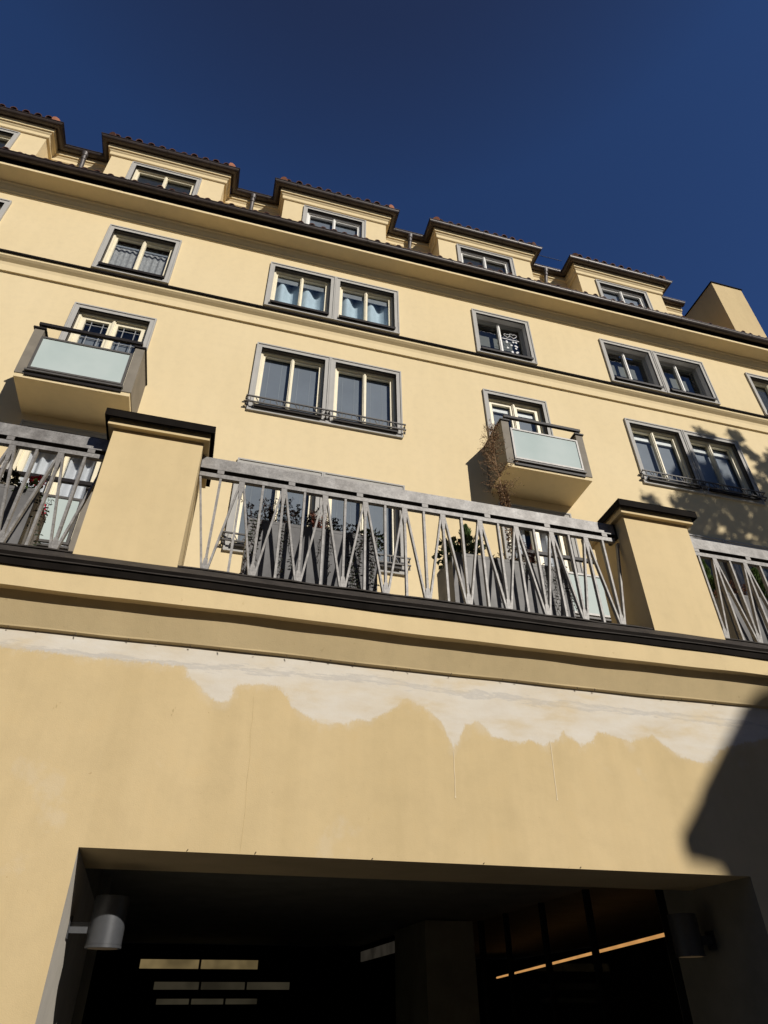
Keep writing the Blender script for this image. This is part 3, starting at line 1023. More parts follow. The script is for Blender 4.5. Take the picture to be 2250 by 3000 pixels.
# layered sheet-metal coping
cpn = MB().mat('flash')
wavy(cpn, [(0.195, 4.036), (0.214, 4.034), (0.216, 4.084), (0.222, 4.087)], amp=0.004, seed=9)
cpn.mat('flash_edge')
wavy(cpn, [(0.222, 4.087), (0.229, 4.089), (0.229, 4.097)], amp=0.004, seed=9)
cpn.mat('flash')
wavy(cpn, [(0.229, 4.097), (0.221, 4.102), (0.223, 4.130)], amp=0.004, seed=9)
cpn.mat('flash_edge')
wavy(cpn, [(0.223, 4.130), (0.16, 4.170), (0.004, 4.300)], amp=0.004, seed=9)
cpn.build('coping', None, front)
PIL = [(-5.955, -5.215), (-1.113, -0.3735), (3.728, 4.457), (8.57, 9.31)]
for (a, b), (c_, d) in zip(PIL, PIL[1:]):
    n = 24
    prev = None
    c2 = MB()
    for i in range(n + 1):
        x = b + (c_ - b) * i / n
        j = 0.004 * math.sin(i * 1.7) + 0.002 * math.sin(i * 4.1)
        cur = [(x, 4.50, 4.21), (x, 4.505, 4.262 + j), (x, 4.53, 4.318 + j), (x, 4.515, 4.323 + j), (x, 4.515, 4.334 + j), (x, 4.72, 4.352), (x, 4.76, 4.22)]
        if prev:
            for k in range(6):
                c2.mat('flash_edge' if k in (2, 3) else 'flash')
                c2.quad(prev[k], cur[k], cur[k + 1], prev[k + 1])
        prev = cur
    c2.build('base_flashing', None, front)
# pillars with moulded heads and metal caps
pp = []
for (a, b) in PIL:
    p = MB().box(a, b, D1, 5.076, 4.18, 5.575)
    p.box(a - 0.048, b + 0.048, D1 - 0.050, 5.126, 5.5755, 5.66)
    po = p.build('pillar', 'ledge', front)
    pp.append(po)
    c = MB()
    x0, x1, y0, y1 = a - 0.082, b + 0.082, D1 - 0.098, 5.16
    c.box(x0, x1, y0, y0 + 0.006, 5.628, 5.70)
    c.box(x0, x1, y1 - 0.006, y1, 5.628, 5.70)
    c.box(x0, x0 + 0.006, y0 + 0.007, y1 - 0.007, 5.628, 5.70)
    c.box(x1 - 0.006, x1, y0 + 0.007, y1 - 0.007, 5.628, 5.70)
    c.box(x0 + 0.006, x1 - 0.006, y0 + 0.006, y1 - 0.006, 5.661, 5.705)
    mx_, my_ = (x0 + x1) / 2, (y0 + y1) / 2
    for q in ((x0, y0, x1, y0), (x1, y0, x1, y1), (x1, y1, x0, y1), (x0, y1, x0, y0)):
        c.poly(((q[0], q[1], 5.7055), (q[2], q[3], 5.7055), (mx_, my_, 5.775)))
    c.build('pillar_cap', 'flash', po)
tf = MB()
tf.box(XL, XR, 4.78, D2 - 0.002, 4.10, 4.22)
tf.build('terrace_floor', 'terrace', front)
# hairline crack, plaster drips, chips and old fixings
for pts, w in (([(1.747, 3.10), (1.7465, 3.04), (1.743, 2.98), (1.744, 2.91), (1.740, 2.86), (1.738, 2.79)], 0.004), ([(2.523, 3.23), (2.5235, 3.16), (2.519, 3.08), (2.5165, 3.01), (2.513, 2.95), (2.5125, 2.89), (2.508, 2.82)], 0.005)):
    dr = MB()
    for p, q in zip(pts, pts[1:]):
        dr.bar((p[0], D1 - 0.001, p[1]), (q[0], D1 - 0.001, q[1]), w * 0.9, 0.0025)
    dr.poly([(pts[-1][0] + 0.005 * math.cos(a), D1 - 0.0026, pts[-1][1] + 0.006 * math.sin(a)) for a in [i * 0.785 for i in range(8)]])
    dr.build('plaster_drip', 'drip', front)
fx = MB()
rnd = random.Random(3)
for i in range(26):
    x = -1.3 + i * 0.215 + rnd.uniform(-0.09, 0.09)
    l = rnd.choice((0.004, 0.006, 0.008, 0.018))
    z = 3.676 + rnd.uniform(-0.004, 0.004)
    fx.tube([(x, D1 - 0.028, z), (x + rnd.uniform(-0.01, 0.01), D1 - 0.026, z - l)], rnd.uniform(0.002, 0.0045), 5)
for x in (0.02, 0.42, 1.15, 1.9, 2.6):
    fx.tube([(x, D1 - 0.001, OZ + 0.004), (x + 0.006, D1 - 0.008, OZ + rnd.uniform(0.008, 0.016))], 0.0028, 5)
fx.build('rusty_fixing', 'bark', front)
ck = MB()
pts = [(0.304, 3.359), (0.315, 3.2), (0.309, 3.12), (0.326, 2.963), (0.324, 2.8), (0.334, 2.62), (0.331, 2.387)]
for p, q in zip(pts, pts[1:]):
    ck.bar((p[0], D1 - 0.0002, p[1]), (q[0], D1 - 0.0002, q[1]), 0.0013, 0.002)
for (x, z, s) in ((-0.916, 3.18, 0.012), (-0.90, 3.205, 0.006), (-0.93, 3.165, 0.006), (-0.207, 3.216, 0.012), (-0.21, 3.19, 0.007), (-0.195, 3.235, 0.006), (1.13, 2.62, 0.006), (0.98, 2.75, 0.005)):
    ck.poly([(x + s * 0.5 * math.cos(a) * rnd.uniform(.5, 1.3), D1 - 0.0015, z + s * math.sin(a) * rnd.uniform(.5, 1.3)) for a in [i * 0.8976 for i in range(7)]])
ck.build('plaster_crack', 'crack', front)
# shopfront on the right side of the passage
sh = MB()
sh.quad((OX1, 9.62, 0), (OX1, 5.667, 0), (OX1, 5.667, 2.6), (OX1, 9.62, 2.6))
sho = sh.build('shopfront', 'shop_glass', front)
mu = MB()
for y in (6.81, 7.81, 8.8):
    mu.box(OX1 - 0.03, OX1 + 0.03, y - 0.022, y + 0.022, 0, 2.6)
mu.box(OX1 - 0.03, OX1 + 0.03, 9.58, 9.66, 0, 2.6)
mu.build('mullion', 'dark', sho)
sr = MB()
sr.box(7.6, 7.7, 5.4, 17, 0, 2.6)
sr.box(3.3, 7.6, 16.6, 16.7, 0, 2.6)
sr.box(3.95, 7.6, 5.55, 5.66, 0, 2.6)
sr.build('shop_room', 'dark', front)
bw_ = MB()
bw_.box(3.19, 3.86, 9.67, 11.1, 0, 2.6)
bw_.build('passage_pier', 'pier', front)
bk = MB()
TW = [(-0.425, 1.56, 2.253, 2.388, 2, 'lit_window'), (-0.145, 2.13, 1.968, 2.08, 3, 'lit_dim'), (-0.068, 1.60, 1.770, 1.853, 3, 'lit_dim')]
YK = 13.9
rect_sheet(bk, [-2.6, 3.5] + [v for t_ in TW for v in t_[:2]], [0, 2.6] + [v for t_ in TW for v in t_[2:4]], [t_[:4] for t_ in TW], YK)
bk.build('passage_back_wall', 'dark', front)
MB().box(-2.6, 3.5, YK + 0.07, YK + 0.2, 0, 2.6).build('transom_backing', 'dark', front)
for (xa, xb, za, zb, n, kk) in TW:
    for i in range(n):
        p, q = xa + (xb - xa) * i / n + 0.02, xa + (xb - xa) * (i + 1) / n - 0.02
        MB().box(p, q, YK + 0.02, YK + 0.05, za + 0.004, zb - 0.004).build('transom_window', kk, front)
for i in range(3):
    MB().box(3.34, 3.36, 11.1 + i * 0.93, 11.98 + i * 0.93, 2.37, 2.52).build('side_transom', 'lit_side', front)
MB().box(3.362, 3.40, 11.1, 14.2, 0, 2.6).build('passage_side_wall', 'dark', front)

# LED line inside the shop
led = MB()
A, B = Vector((4.53, 6.49, 2.20)), Vector((6.46, 15.1, 2.20))
A = A - (B - A) * 0.12
led.tube([A, B], 0.016, 8)
tag(led.build('light_tube', 'led'), 'glowing orange light tube inside the dark shop beside the passage', 'light')

# wall lamps in the passage
def lamp(cx, cy, jx, label):
    t = thing('wall_lamp', label, 'lamp', (jx, cy, 2.03), 'cylinder lamps on the passage jambs')
    b = MB()
    b.tube([(cx, cy, 1.945), (cx, cy, 2.205)], 0.103, 40, True)
    b.tube([(cx, cy, 1.953), (cx, cy, 1.957)], 0.1045, 40, True)
    b.tube([(cx, cy, 1.935), (cx, cy, 1.947)], 0.106, 40, True)
    soft(b.build('lamp_body', 'lamp', t), 30)
    k = MB()
    sgn = 1 if cx > jx else -1
    k.box(min(jx, cx - sgn * 0.098), max(jx, cx - sgn * 0.098), cy - 0.012, cy + 0.012, 2.01, 2.068)
    k.box(min(jx + sgn * 0.004, jx), max(jx + sgn * 0.004, jx), cy - 0.05, cy + 0.05, 1.98, 2.10)
    k.build('bracket', 'lamp', t)
    ln = MB().tube([(cx, cy, 1.9335), (cx, cy, 1.936)], 0.085, 32, True)
    ln.build('lamp_lens', 'lens', t)
    return t
lamp(-0.378, 5.05, OX0 - 0.012, 'grey cylinder wall lamp on the left jamb of the passage, half in sunlight')
lamp(3.743, 5.10, OX1, 'black cylinder wall lamp in deep shade on the right wall of the passage')

# ================================================================== BALUSTRADE RAILINGS
YRL = 4.68
def railing(x0, label):
    t = thing('railing', label, 'railing', (x0, YRL, 4.33), 'iron zigzag railings between the yellow pillars')
    x1 = x0 + 4.1015
    per = 4.0975 / 11
    s = x0 + 0.0025
    b = MB().box(x0 + 0.004, x1 - 0.03, YRL - 0.028, YRL + 0.11, 5.437, 5.562)
    b.build('top_rail', 'rail', t)
    MB().box(x0 + 0.006, x1 - 0.032, YRL - 0.020, YRL + 0.108, 5.4335, 5.4365).build('shaded_underside', 'flash', t)  # added dark plate, paints in the shade under the top rail
    b = MB().box(x0 + 0.006, x1 - 0.045, YRL - 0.022, YRL + 0.022, 5.352, 5.395)
    b.build('lower_rail', 'rail', t)
    b = MB().box(x0 + 0.004, x1 - 0.004, YRL - 0.02, YRL + 0.02, 4.3525, 4.372)
    b.build('base_rail', 'flash', t)
    def mesh_bar(a, c, w, d, nm='baluster'):
        mb = MB().bar(a, c, w, d)
        return mb.build(nm, 'rail', t)
    zt, zb = 5.351, 4.373
    dp = 0.038
    first = {}
    def place(kind, x, make):
        if kind in first:
            src, sx = first[kind]
            c = src.copy()
            COL.objects.link(c)
            c.parent = t
            c.location = (x - sx, 0, 0)
            return
        o = make(x)
        first[kind] = (o, x)
    def mk_down(x):      # forked head: upright hanging from a top tip
        mb = MB().bar((x, YRL, zb + 0.0), (x, YRL, zt - 0.02), 0.020, dp)
        mb.poly([(x - 0.026, YRL - 0.0202, zt), (x - 0.012, YRL - 0.0202, zt - 0.17), (x + 0.012, YRL - 0.0202, zt - 0.17), (x + 0.026, YRL - 0.0202, zt)])
        mb.poly([(x - 0.026, YRL + 0.0202, zt), (x - 0.012, YRL + 0.0202, zt - 0.17), (x + 0.012, YRL + 0.0202, zt - 0.17), (x + 0.026, YRL + 0.0202, zt)])
        return mb.build('baluster', 'rail', t)
    def mk_up(x):        # upright standing in a bottom tip
        mb = MB().bar((x, YRL, zb + 0.10), (x, YRL, zt), 0.020, dp)
        for yy in (YRL - 0.0192, YRL + 0.0192):
            mb.poly([(x - 0.026, yy, zb), (x + 0.026, yy, zb), (x + 0.016, yy, zb + 0.15), (x - 0.016, yy, zb + 0.15)])
        return mb.build('baluster', 'rail', t)
    def mk_a(x):
        return MB().bar((x + 0.014, YRL, zt - 0.005), (x + per / 2 - 0.014, YRL, zb + 0.004), 0.017, dp - 0.003).build('diagonal_bar', 'rail', t)
    def mk_b(x):
        return MB().bar((x + per / 2 + 0.014, YRL, zb + 0.004), (x + per - 0.014, YRL, zt - 0.005), 0.017, dp - 0.003).build('diagonal_bar', 'rail', t)
    for i in range(11):
        x = s + i * per
        if i > 0:
            place('down', x, mk_down)
        place('up', x + per / 2, mk_up)
        place('a', x, mk_a)
        place('b', x, mk_b)
    def mk_post(x):
        return MB().box(x - 0.029, x + 0.029, YRL - 0.026, YRL - 0.0205, 5.3955, 5.4365).build('spacer', 'rail', t)
    for i in range(7):
        place('post', x0 + 0.181 + i * 0.6277, mk_post)
    e = MB()
    e.box(x1 - 0.029, x1 - 0.001, YRL - 0.02, YRL + 0.115, 5.40, 5.575)
    e.box(x0 + 0.001, x0 + 0.0035, YRL - 0.05, YRL + 0.05, 5.40, 5.575)
    e.build('wall_bracket', 'black_metal', t)
    return t
railing(-5.214, 'leftmost iron zigzag railing, in front of the planter with the red geranium')
railing(-0.373, 'middle iron zigzag railing, full length between the two yellow pillars')
railing(4.458, 'rightmost iron zigzag railing, with the thujas behind it')

# ================================================================== PLANTERS AND PLANTS
M['planter_pale'] = simple('zinc_grey_planter', (0.22, 0.216, 0.212), 0.55, 0.0, 0.28, 3.5, 0.08, 14, 0.08)
def planter(x0, x1, y0, label, mat='planter'):
    t = thing('planter', label, 'planter', ((x0 + x1) / 2, y0 + 0.215, 4.22), 'long graphite planters behind the railings')
    y1, zt, zb = y0 + 0.43, 5.15, 4.225
    b = MB()
    i = 0.008
    ring_o = [(x0, y0), (x1, y0), (x1, y1), (x0, y1)]
    for k in range(4):
        p, q = ring_o[k], ring_o[(k + 1) % 4]
        b.quad((p[0], p[1], zb), (q[0], q[1], zb), (q[0], q[1], zt), (p[0], p[1], zt))
    w = 0.02
    b.box(x0 - 0.002, x1 + 0.002, y0 - 0.002, y0 + w, zt - 0.03, zt + 0.001)
    b.box(x0 - 0.002, x1 + 0.002, y1 - w, y1 + 0.002, zt - 0.03, zt + 0.001)
    b.box(x0 - 0.002, x0 + w, y0 + w, y1 - w, zt - 0.03, zt + 0.001)
    b.box(x1 - w, x1 + 0.002, y0 + w, y1 - w, zt - 0.03, zt + 0.001)
    b.build('trough', mat, t)
    s = MB()
    s.quad((x0 + w, y0 + w, zt - 0.035), (x1 - w, y0 + w, zt - 0.035), (x1 - w, y1 - w, zt - 0.035), (x0 + w, y1 - w, zt - 0.035))
    s.build('soil', 'bark', t)
planter(-2.84, -1.637, 4.95, 'dark planter with red geranium, left of the left pillar')
planter(0.110, 1.292, 4.90, 'dark planter with dry stalks and long trailing vines, left of the bare railing gap')
planter(2.042, 3.256, 4.95, 'grey planter with conifer and tall dry weed, nearest the right pillar', 'planter_pale')
planter(5.06, 6.28, 4.95, 'grey planter with thujas and faded hydrangea, right of the right pillar')
ZS = 5.115

def stalks(mb, cx, cy, sx, sy, n, h, kl='dry', leafk='leaf_dark', rs=1):
    rd = random.Random(rs)
    for i in range(n):
        x, y = cx + rd.uniform(-sx, sx), cy + rd.uniform(-sy, sy)
        hh = h * rd.uniform(0.55, 1.0)
        dx, dy = rd.uniform(-0.3, 0.3) * hh, rd.uniform(-0.25, 0.25) * hh
        pts = [Vector((x, y, ZS)), Vector((x + dx * 0.35, y + dy * 0.4, ZS + hh * 0.55)), Vector((x + dx, y + dy, ZS + hh))]
        mb.mat(kl).tube(pts, [0.004, 0.0032, 0.002], 4, False)
        for k in range(9):
            t = rd.uniform(0.25, 1.0)
            p = pts[0].lerp(pts[2], t)
            mb.mat(leafk if rd.random() < 0.6 else kl)
            mb.leaf(p, (rd.uniform(-1, 1), rd.uniform(-1, 1), rd.uniform(-0.2, 1)), rd.uniform(0.02, 0.045), 0.016)
        for k in range(4):      # forked seed heads
            p = pts[2]
            e = p + Vector((rd.uniform(-1, 1), rd.uniform(-1, 1), rd.uniform(0.1, 1))).normalized() * 0.04
            mb.mat(kl).tube([p, e], 0.002, 3, False)
            for q in range(3):
                mb.leaf(e, (rd.uniform(-1, 1), rd.uniform(-1, 1), rd.uniform(-0.3, 1)), 0.024, 0.015)

def vine(mb, x, y, l, key='leaf_dark', rs=1, lw=0.03):
    rd = random.Random(rs)
    pts = [Vector((x, y + 0.03, ZS + 0.02)), Vector((x, y - 0.012, ZS + 0.05))]
    z = ZS + 0.03
    xx = x
    end = ZS - l
    while z > end:
        z -= 0.035
        xx += rd.uniform(-0.016, 0.016)
        pts.append(Vector((xx, y - 0.012 - rd.uniform(0, 0.014), z)))
    mb.mat('dry').tube(pts, 0.0022, 3, False)
    for p in pts[1:]:
        for sg in (-1, 1):
            if rd.random() < 0.62:
                mb.mat(key).leaf(p, (sg * rd.uniform(0.5, 1), -rd.uniform(0.0, 0.5), rd.uniform(-0.8, 0.3)), lw * rd.uniform(0.55, 1.05), lw * 0.45)

def bush(mb, cx, cy, cz, rx, ry, rz, n, l, w, key, rs=1):
    rd = random.Random(rs)
    for i in range(n):
        u = Vector((rd.gauss(0, 1), rd.gauss(0, 1), rd.gauss(0, 1))).normalized() * rd.uniform(0.35, 1.0)
        p = (cx + u.x * rx, cy + u.y * ry, cz + u.z * rz)
        mb.mat(key).leaf(p, (u.x + rd.uniform(-.5, .5), u.y + rd.uniform(-.5, .5), u.z + rd.uniform(-.4, .7)), l * rd.uniform(0.6, 1.3), w * rd.uniform(.7, 1.2))

def heather(mb, cx, cy, n, h, sp, keys, rs=1):
    rd = random.Random(rs)
    for i in range(n):
        x, y = cx + rd.uniform(-sp, sp) * 0.4, cy + rd.uniform(-sp, sp) * 0.4
        hh = h * rd.uniform(0.5, 1)
        top = Vector((x + rd.uniform(-sp, sp), y + rd.uniform(-sp, sp), ZS + hh))
        base = Vector((x, y, ZS))
        mb.mat(keys[0]).tube([base, top], [0.003, 0.001], 3, False)
        for k in range(26):
            t = rd.uniform(0.25, 1)
            mb.mat(rd.choice(keys)).leaf(base.lerp(top, t), (rd.uniform(-1, 1), rd.uniform(-1, 1), rd.uniform(0.1, 1.2)), 0.022, 0.007)

def conifer(mb, cx, cy, h, r, key, rs=1, n=900):
    rd = random.Random(rs)
    mb.mat('bark').tube([(cx, cy, ZS - 0.03), (cx, cy, ZS + h * 0.9)], [0.012, 0.003], 5, False)
    for i in range(n):
        t = rd.random() ** 0.8
        rr = r * (1 - t) ** 0.7 * rd.uniform(0.3, 1.0) * (0.8 + 0.3 * math.sin(t * 21 + rs))
        a = rd.uniform(0, 6.283)
        p = (cx + rr * math.cos(a), cy + rr * math.sin(a), ZS + 0.02 + h * t)
        mb.mat(key).leaf(p, (math.cos(a) * 0.6, math.sin(a) * 0.6, 1.0), 0.05, 0.018)

def plant(name, mb, label, cat, group='plants growing in the planters'):
    return tag(mb.build(name), label, cat, group)

# first planter: dry stalks, vines, heather
mb = MB(); stalks(mb, 0.30, 5.05, 0.20, 0.12, 34, 0.33, rs=2)
plant('dry_stalks', mb, 'thicket of dark dry flower stalks at the left end of the vine planter', 'plant')
mb = MB(); stalks(mb, 0.62, 5.05, 0.10, 0.10, 14, 0.27, rs=5)
plant('dry_stalks', mb, 'sparse dark stalks between the thicket and the pink heather', 'plant')
mb = MB(); stalks(mb, 0.97, 5.05, 0.13, 0.10, 22, 0.24, rs=8); bush(mb, 1.02, 5.0, ZS + 0.04, 0.16, 0.1, 0.06, 130, 0.04, 0.024, 'leaf_dark', 3)
plant('dry_stalks', mb, 'low dark stalks with leaves at the right part of the vine planter', 'plant')
mb = MB(); heather(mb, 0.75, 4.97, 30, 0.29, 0.085, ('heather', 'heather_pale', 'heather_pale'), 4)
plant('heather', mb, 'salmon pink heather plume in the middle of the vine planter', 'plant')
def vines(xs, y, ls, label, rs, lw=0.03):
    mb = MB()
    for i, (x, l) in enumerate(zip(xs, ls)):
        vine(mb, x, y, l, rs=rs + i, lw=lw)
    plant('trailing_vine', mb, label, 'plant')
vines((0.15, 0.19, 0.23), 4.90, (0.72, 0.55, 0.40), 'dark leafy vine hanging down the left end of the vine planter', 11, 0.045)
vines((0.43, 0.47), 4.90, (0.70, 0.45), 'long thin vine hanging left of the pink heather', 21, 0.036)
vines((0.80, 0.85, 0.83), 4.90, (0.34, 0.55, 0.20), 'short thin vine hanging right of the pink heather', 31, 0.024)
vines((1.02, 1.06, 1.10, 1.14, 1.18, 1.22, 1.27, 1.24), 4.90, (0.55, 0.80, 0.66, 0.85, 0.60, 0.78, 0.50, 0.3), 'thick curtain of vines hanging down the right end of the vine planter', 41, 0.040)
mb = MB(); bush(mb, 1.24, 4.98, ZS + 0.02, 0.13, 0.10, 0.13, 190, 0.05, 0.028, 'leaf', 6)
plant('ivy', mb, 'green ivy tuft spilling over the right end of the vine planter', 'plant')
# second planter
mb = MB(); conifer(mb, 2.28, 5.12, 0.46, 0.15, 'leaf', 3, 800); bush(mb, 2.26, 5.1, ZS + 0.14, 0.12, 0.1, 0.14, 80, 0.04, 0.02, 'heather', 9)
plant('dwarf_conifer', mb, 'small pointed conifer at the left end of the weed planter', 'plant')
mb = MB(); bush(mb, 2.06, 5.05, ZS + 0.06, 0.14, 0.14, 0.16, 120, 0.075, 0.06, 'leaf', 5); bush(mb, 2.22, 4.98, ZS + 0.12, 0.16, 0.1, 0.10, 80, 0.075, 0.06, 'leaf', 6)
plant('ivy', mb, 'broad leaved green ivy spilling over the left end of the weed planter', 'plant')
mb = MB(); heather(mb, 2.66, 5.05, 14, 0.14, 0.12, ('heather', 'dry', 'leaf_dark'), 14); bush(mb, 2.5, 5.05, ZS + 0.02, 0.1, 0.08, 0.06, 60, 0.05, 0.02, 'leaf', 15)
plant('heather', mb, 'low brown heather at the foot of the tall dry weed', 'plant')
mb = MB(); heather(mb, 2.93, 5.05, 30, 0.36, 0.09, ('heather', 'heather', 'dry'), 24)
plant('heather', mb, 'tall rust red heather plume right of the dry weed', 'plant')
vines((2.50, 2.46), 4.95, (0.42, 0.22), 'sparse vine hanging at the left part of the weed planter', 51, 0.032)
vines((2.78,), 4.95, (0.16,), 'short vine tip hanging below the tall dry weed', 56, 0.03)
vines((3.00, 3.08, 3.13, 3.19, 3.22, 3.25), 4.95, (0.40, 0.52, 0.45, 0.55, 0.35, 0.5), 'pale sunlit vines hanging down the right end of the weed planter', 61, 0.034)
# tall dry weed with dense lower seed spike and feathery top
mb = MB()
rd = random.Random(5)
def stem_pt(t):
    return Vector((2.735 - 0.10 * t + 0.10 * t * t + 0.04 * math.sin(t * 5), 5.0 + 0.05 * math.sin(t * 3), ZS + 1.92 * t))
mb.mat('straw').tube([stem_pt(i / 20) for i in range(21)], [0.010 - 0.0004 * i for i in range(21)], 6)
for i in range(1700):
    t = rd.uniform(0.10, 0.56)
    p = stem_pt(t)
    rr = 0.055 * (1 - 0.5 * (t - 0.1)) * rd.random() ** 0.6
    a = rd.uniform(0, 6.283)
    q = p + Vector((rr * math.cos(a), rr * math.sin(a), 0))
    mb.mat(rd.choice(('straw', 'straw', 'dry'))).leaf(q, (math.cos(a), math.sin(a), rd.uniform(-0.5, 0.6)), 0.020, 0.014)
for i in range(130):
    t = rd.uniform(0.48, 0.99)
    p = stem_pt(t)
    a = rd.uniform(0, 6.283)
    l = 0.25 * (1.0 - 0.75 * abs((t - 0.60) / 0.42)) * rd.uniform(0.6, 1.1)
    e = p + Vector((l * math.cos(a), l * math.sin(a), l * rd.uniform(0.2, 0.9)))
    md_ = p.lerp(e, 0.5) + Vector((0, 0, -0.01))
    mb.mat('straw').tube([p, md_, e], [0.0022, 0.0016, 0.001], 3, False)
    for k in range(22):
        q = p.lerp(e, rd.uniform(0.2, 1.05)) + Vector((rd.uniform(-1, 1), rd.uniform(-1, 1), rd.uniform(-1, 1))) * 0.022
        mb.mat('straw' if rd.random() < 0.85 else 'dry').leaf(q, (rd.uniform(-1, 1), rd.uniform(-1, 1), rd.uniform(-1, 1)), 0.016, 0.009)
plant('dry_weed', mb, 'tall dry brown weed with a feathery top, reaching up in front of the balcony', 'plant')
# left planter: geranium
mb = MB()
bush(mb, -1.95, 5.05, ZS + 0.10, 0.14, 0.12, 0.12, 120, 0.07, 0.055, 'leaf_dark', 7)
bush(mb, -1.74, 5.02, ZS + 0.06, 0.10, 0.1, 0.07, 60, 0.06, 0.05, 'leaf', 8)
bush(mb, -1.69, 5.0, ZS + 0.155, 0.055, 0.05, 0.042, 190, 0.026, 0.024, 'red', 9)
mb.mat('leaf').tube([(-1.72, 5.03, ZS), (-1.69, 5.0, ZS + 0.13)], 0.004, 5)
plant('geranium', mb, 'red flowering geranium in the left planter', 'plant')
mb = MB()
for i, l in enumerate((0.35, 0.25, 0.40)):
    vine(mb, -1.60 + 0.02 * i, 5.02 + 0.04 * i, l, rs=71 + i, lw=0.05, key='leaf_dark')
bush(mb, -1.59, 5.04, ZS - 0.08, 0.03, 0.06, 0.05, 26, 0.022, 0.02, 'red', 19)
plant('trailing_geranium', mb, 'dark trailing geranium hanging down the right end of the left planter', 'plant')
# right planter
mb = MB(); conifer(mb, 5.12, 5.12, 0.50, 0.085, 'thuja', 5, 900)
plant('thuja', mb, 'slim bright green thuja close to the right pillar', 'plant')
mb = MB(); conifer(mb, 5.84, 5.15, 0.52, 0.15, 'thuja', 6, 1200)
plant('thuja', mb, 'wider dark green thuja at the right edge of the photo', 'plant')
mb = MB()
for k, (x, z) in enumerate(((5.30, 0.16), (5.44, 0.15), (5.36, 0.07), (5.52, 0.03), (5.08, 0.02))):
    mb.mat('dry').tube([(x, 5.02, ZS - 0.03), (x, 5.0, ZS + z)], 0.004, 4)
    bush(mb, x, 5.0, ZS + z + 0.02, 0.055, 0.05, 0.045, 90, 0.022, 0.02, 'pink', 30 + k)
bush(mb, 5.42, 5.04, ZS + 0.03, 0.15, 0.08, 0.06, 60, 0.05, 0.035, 'leaf_dark', 38)
plant('hydrangea', mb, 'faded pink hydrangea heads between the two thujas', 'plant')
# pot plants behind the upper right panes
for x, lab in ((8.86, 'leafy house plant behind the left pane pair of the upper right double window'), (10.30, 'leafy house plant behind the far right pane pair of the upper right double window')):
    mb = MB()
    rd = random.Random(int(x * 10))
    for i in range(14):
        e = Vector((x + rd.uniform(-0.2, 0.2), 9.04 + rd.uniform(-0.02, 0.05), 13.42 + rd.uniform(0.2, 0.62)))
        mb.mat('leaf').tube([(x, 9.06, 13.36), e], 0.004, 3, False)
        for k in range(7):
            mb.leaf(e + Vector((rd.uniform(-.05, .05), 0, rd.uniform(-.08, .05))), (rd.uniform(-1, 1), rd.uniform(-.3, .3), rd.uniform(-.6, 1)), 0.07, 0.032)
    mb.mat('ridge').tube([(x, 9.06, 13.355), (x, 9.06, 13.46)], [0.05, 0.07], 12)
    tag(mb.build('house_plant'), lab, 'plant', 'house plants behind the panes')

# ================================================================== SURROUNDINGS
g = MB().box(-200, 200, -200, 220, -0.3, 0)
o = g.build('ground', 'paving'); o['kind'] = 'structure'
rd_ = MB(); rd_.quad((-200, -6.0, 0.004), (200, -6.0, 0.004), (200, 1.2, 0.004), (-200, 1.2, 0.004))
o = rd_.build('road', 'asphalt'); o['kind'] = 'structure'
pv = MB().box(-200, 200, 1.2, 4.5, 0, 0.12)
pv.box(-200, 200, -8.0, -6.0, 0, 0.12)
o = pv.build('pavement', 'paving'); o['kind'] = 'structure'

# houses across the street; the taller one throws the roof-shaped shadow on the street wall
YO = -8.0
sx_, sz_ = 0.404 / 0.814 * (D1 - YO), 0.512 / 0.814 * (D1 - YO)
prof = [(4.6, -9.0), (4.3, 1.10), (3.80, 2.385), (3.725, 2.59), (3.725, 2.95), (4.42, 3.70), (4.56, 3.78), (9.0, 3.86), (18, 3.9), (18, -9.0)]
ext = Vector((0.444, -0.896, 0)) * 9
rf = Vector((0, 0, 0))
tall = thing('tall_house', 'tall gabled house across the street, casting its roof shadow on the yellow wall', 'house', (14, YO, 0))
hb2 = MB().mat('house')
ring_ = [Vector((x + sx_, YO, max(0, z + sz_))) for x, z in prof]
n = len(ring_)
hb2.poly(ring_)
hb2.poly([p + ext for p in reversed(ring_)])
for i in range(n):
    hb2.mat('tile' if i in (4, 5, 6, 7) else 'house')
    p, q = ring_[i], ring_[(i + 1) % n]
    hb2.quad(p, q, q + ext, p + ext)
hbo = hb2.build('wall', None, tall)
ea = MB()
tri = [Vector((x + sx_, YO + 0.02, z + sz_)) for x, z in ((3.44, 2.615), (3.99, 2.52), (3.99, 3.21))]
ex2 = ext.normalized() * 0.30
ea.poly(tri)
ea.poly([p + ex2 for p in reversed(tri)])
for i in range(3):
    ea.quad(tri[i], tri[(i + 1) % 3], tri[(i + 1) % 3] + ex2, tri[i] + ex2)
ea.build('eave_end', 'tile', tall)
wb = MB()
for fz in (1.2, 4.4, 7.6):
    for fx_ in range(4):
        x = 11.4 + fx_ * 3
        wb.box(x, x + 1.2, YO - 0.02, YO + 0.03, fz, fz + 1.7)
wb.build('window', 'dark', tall)
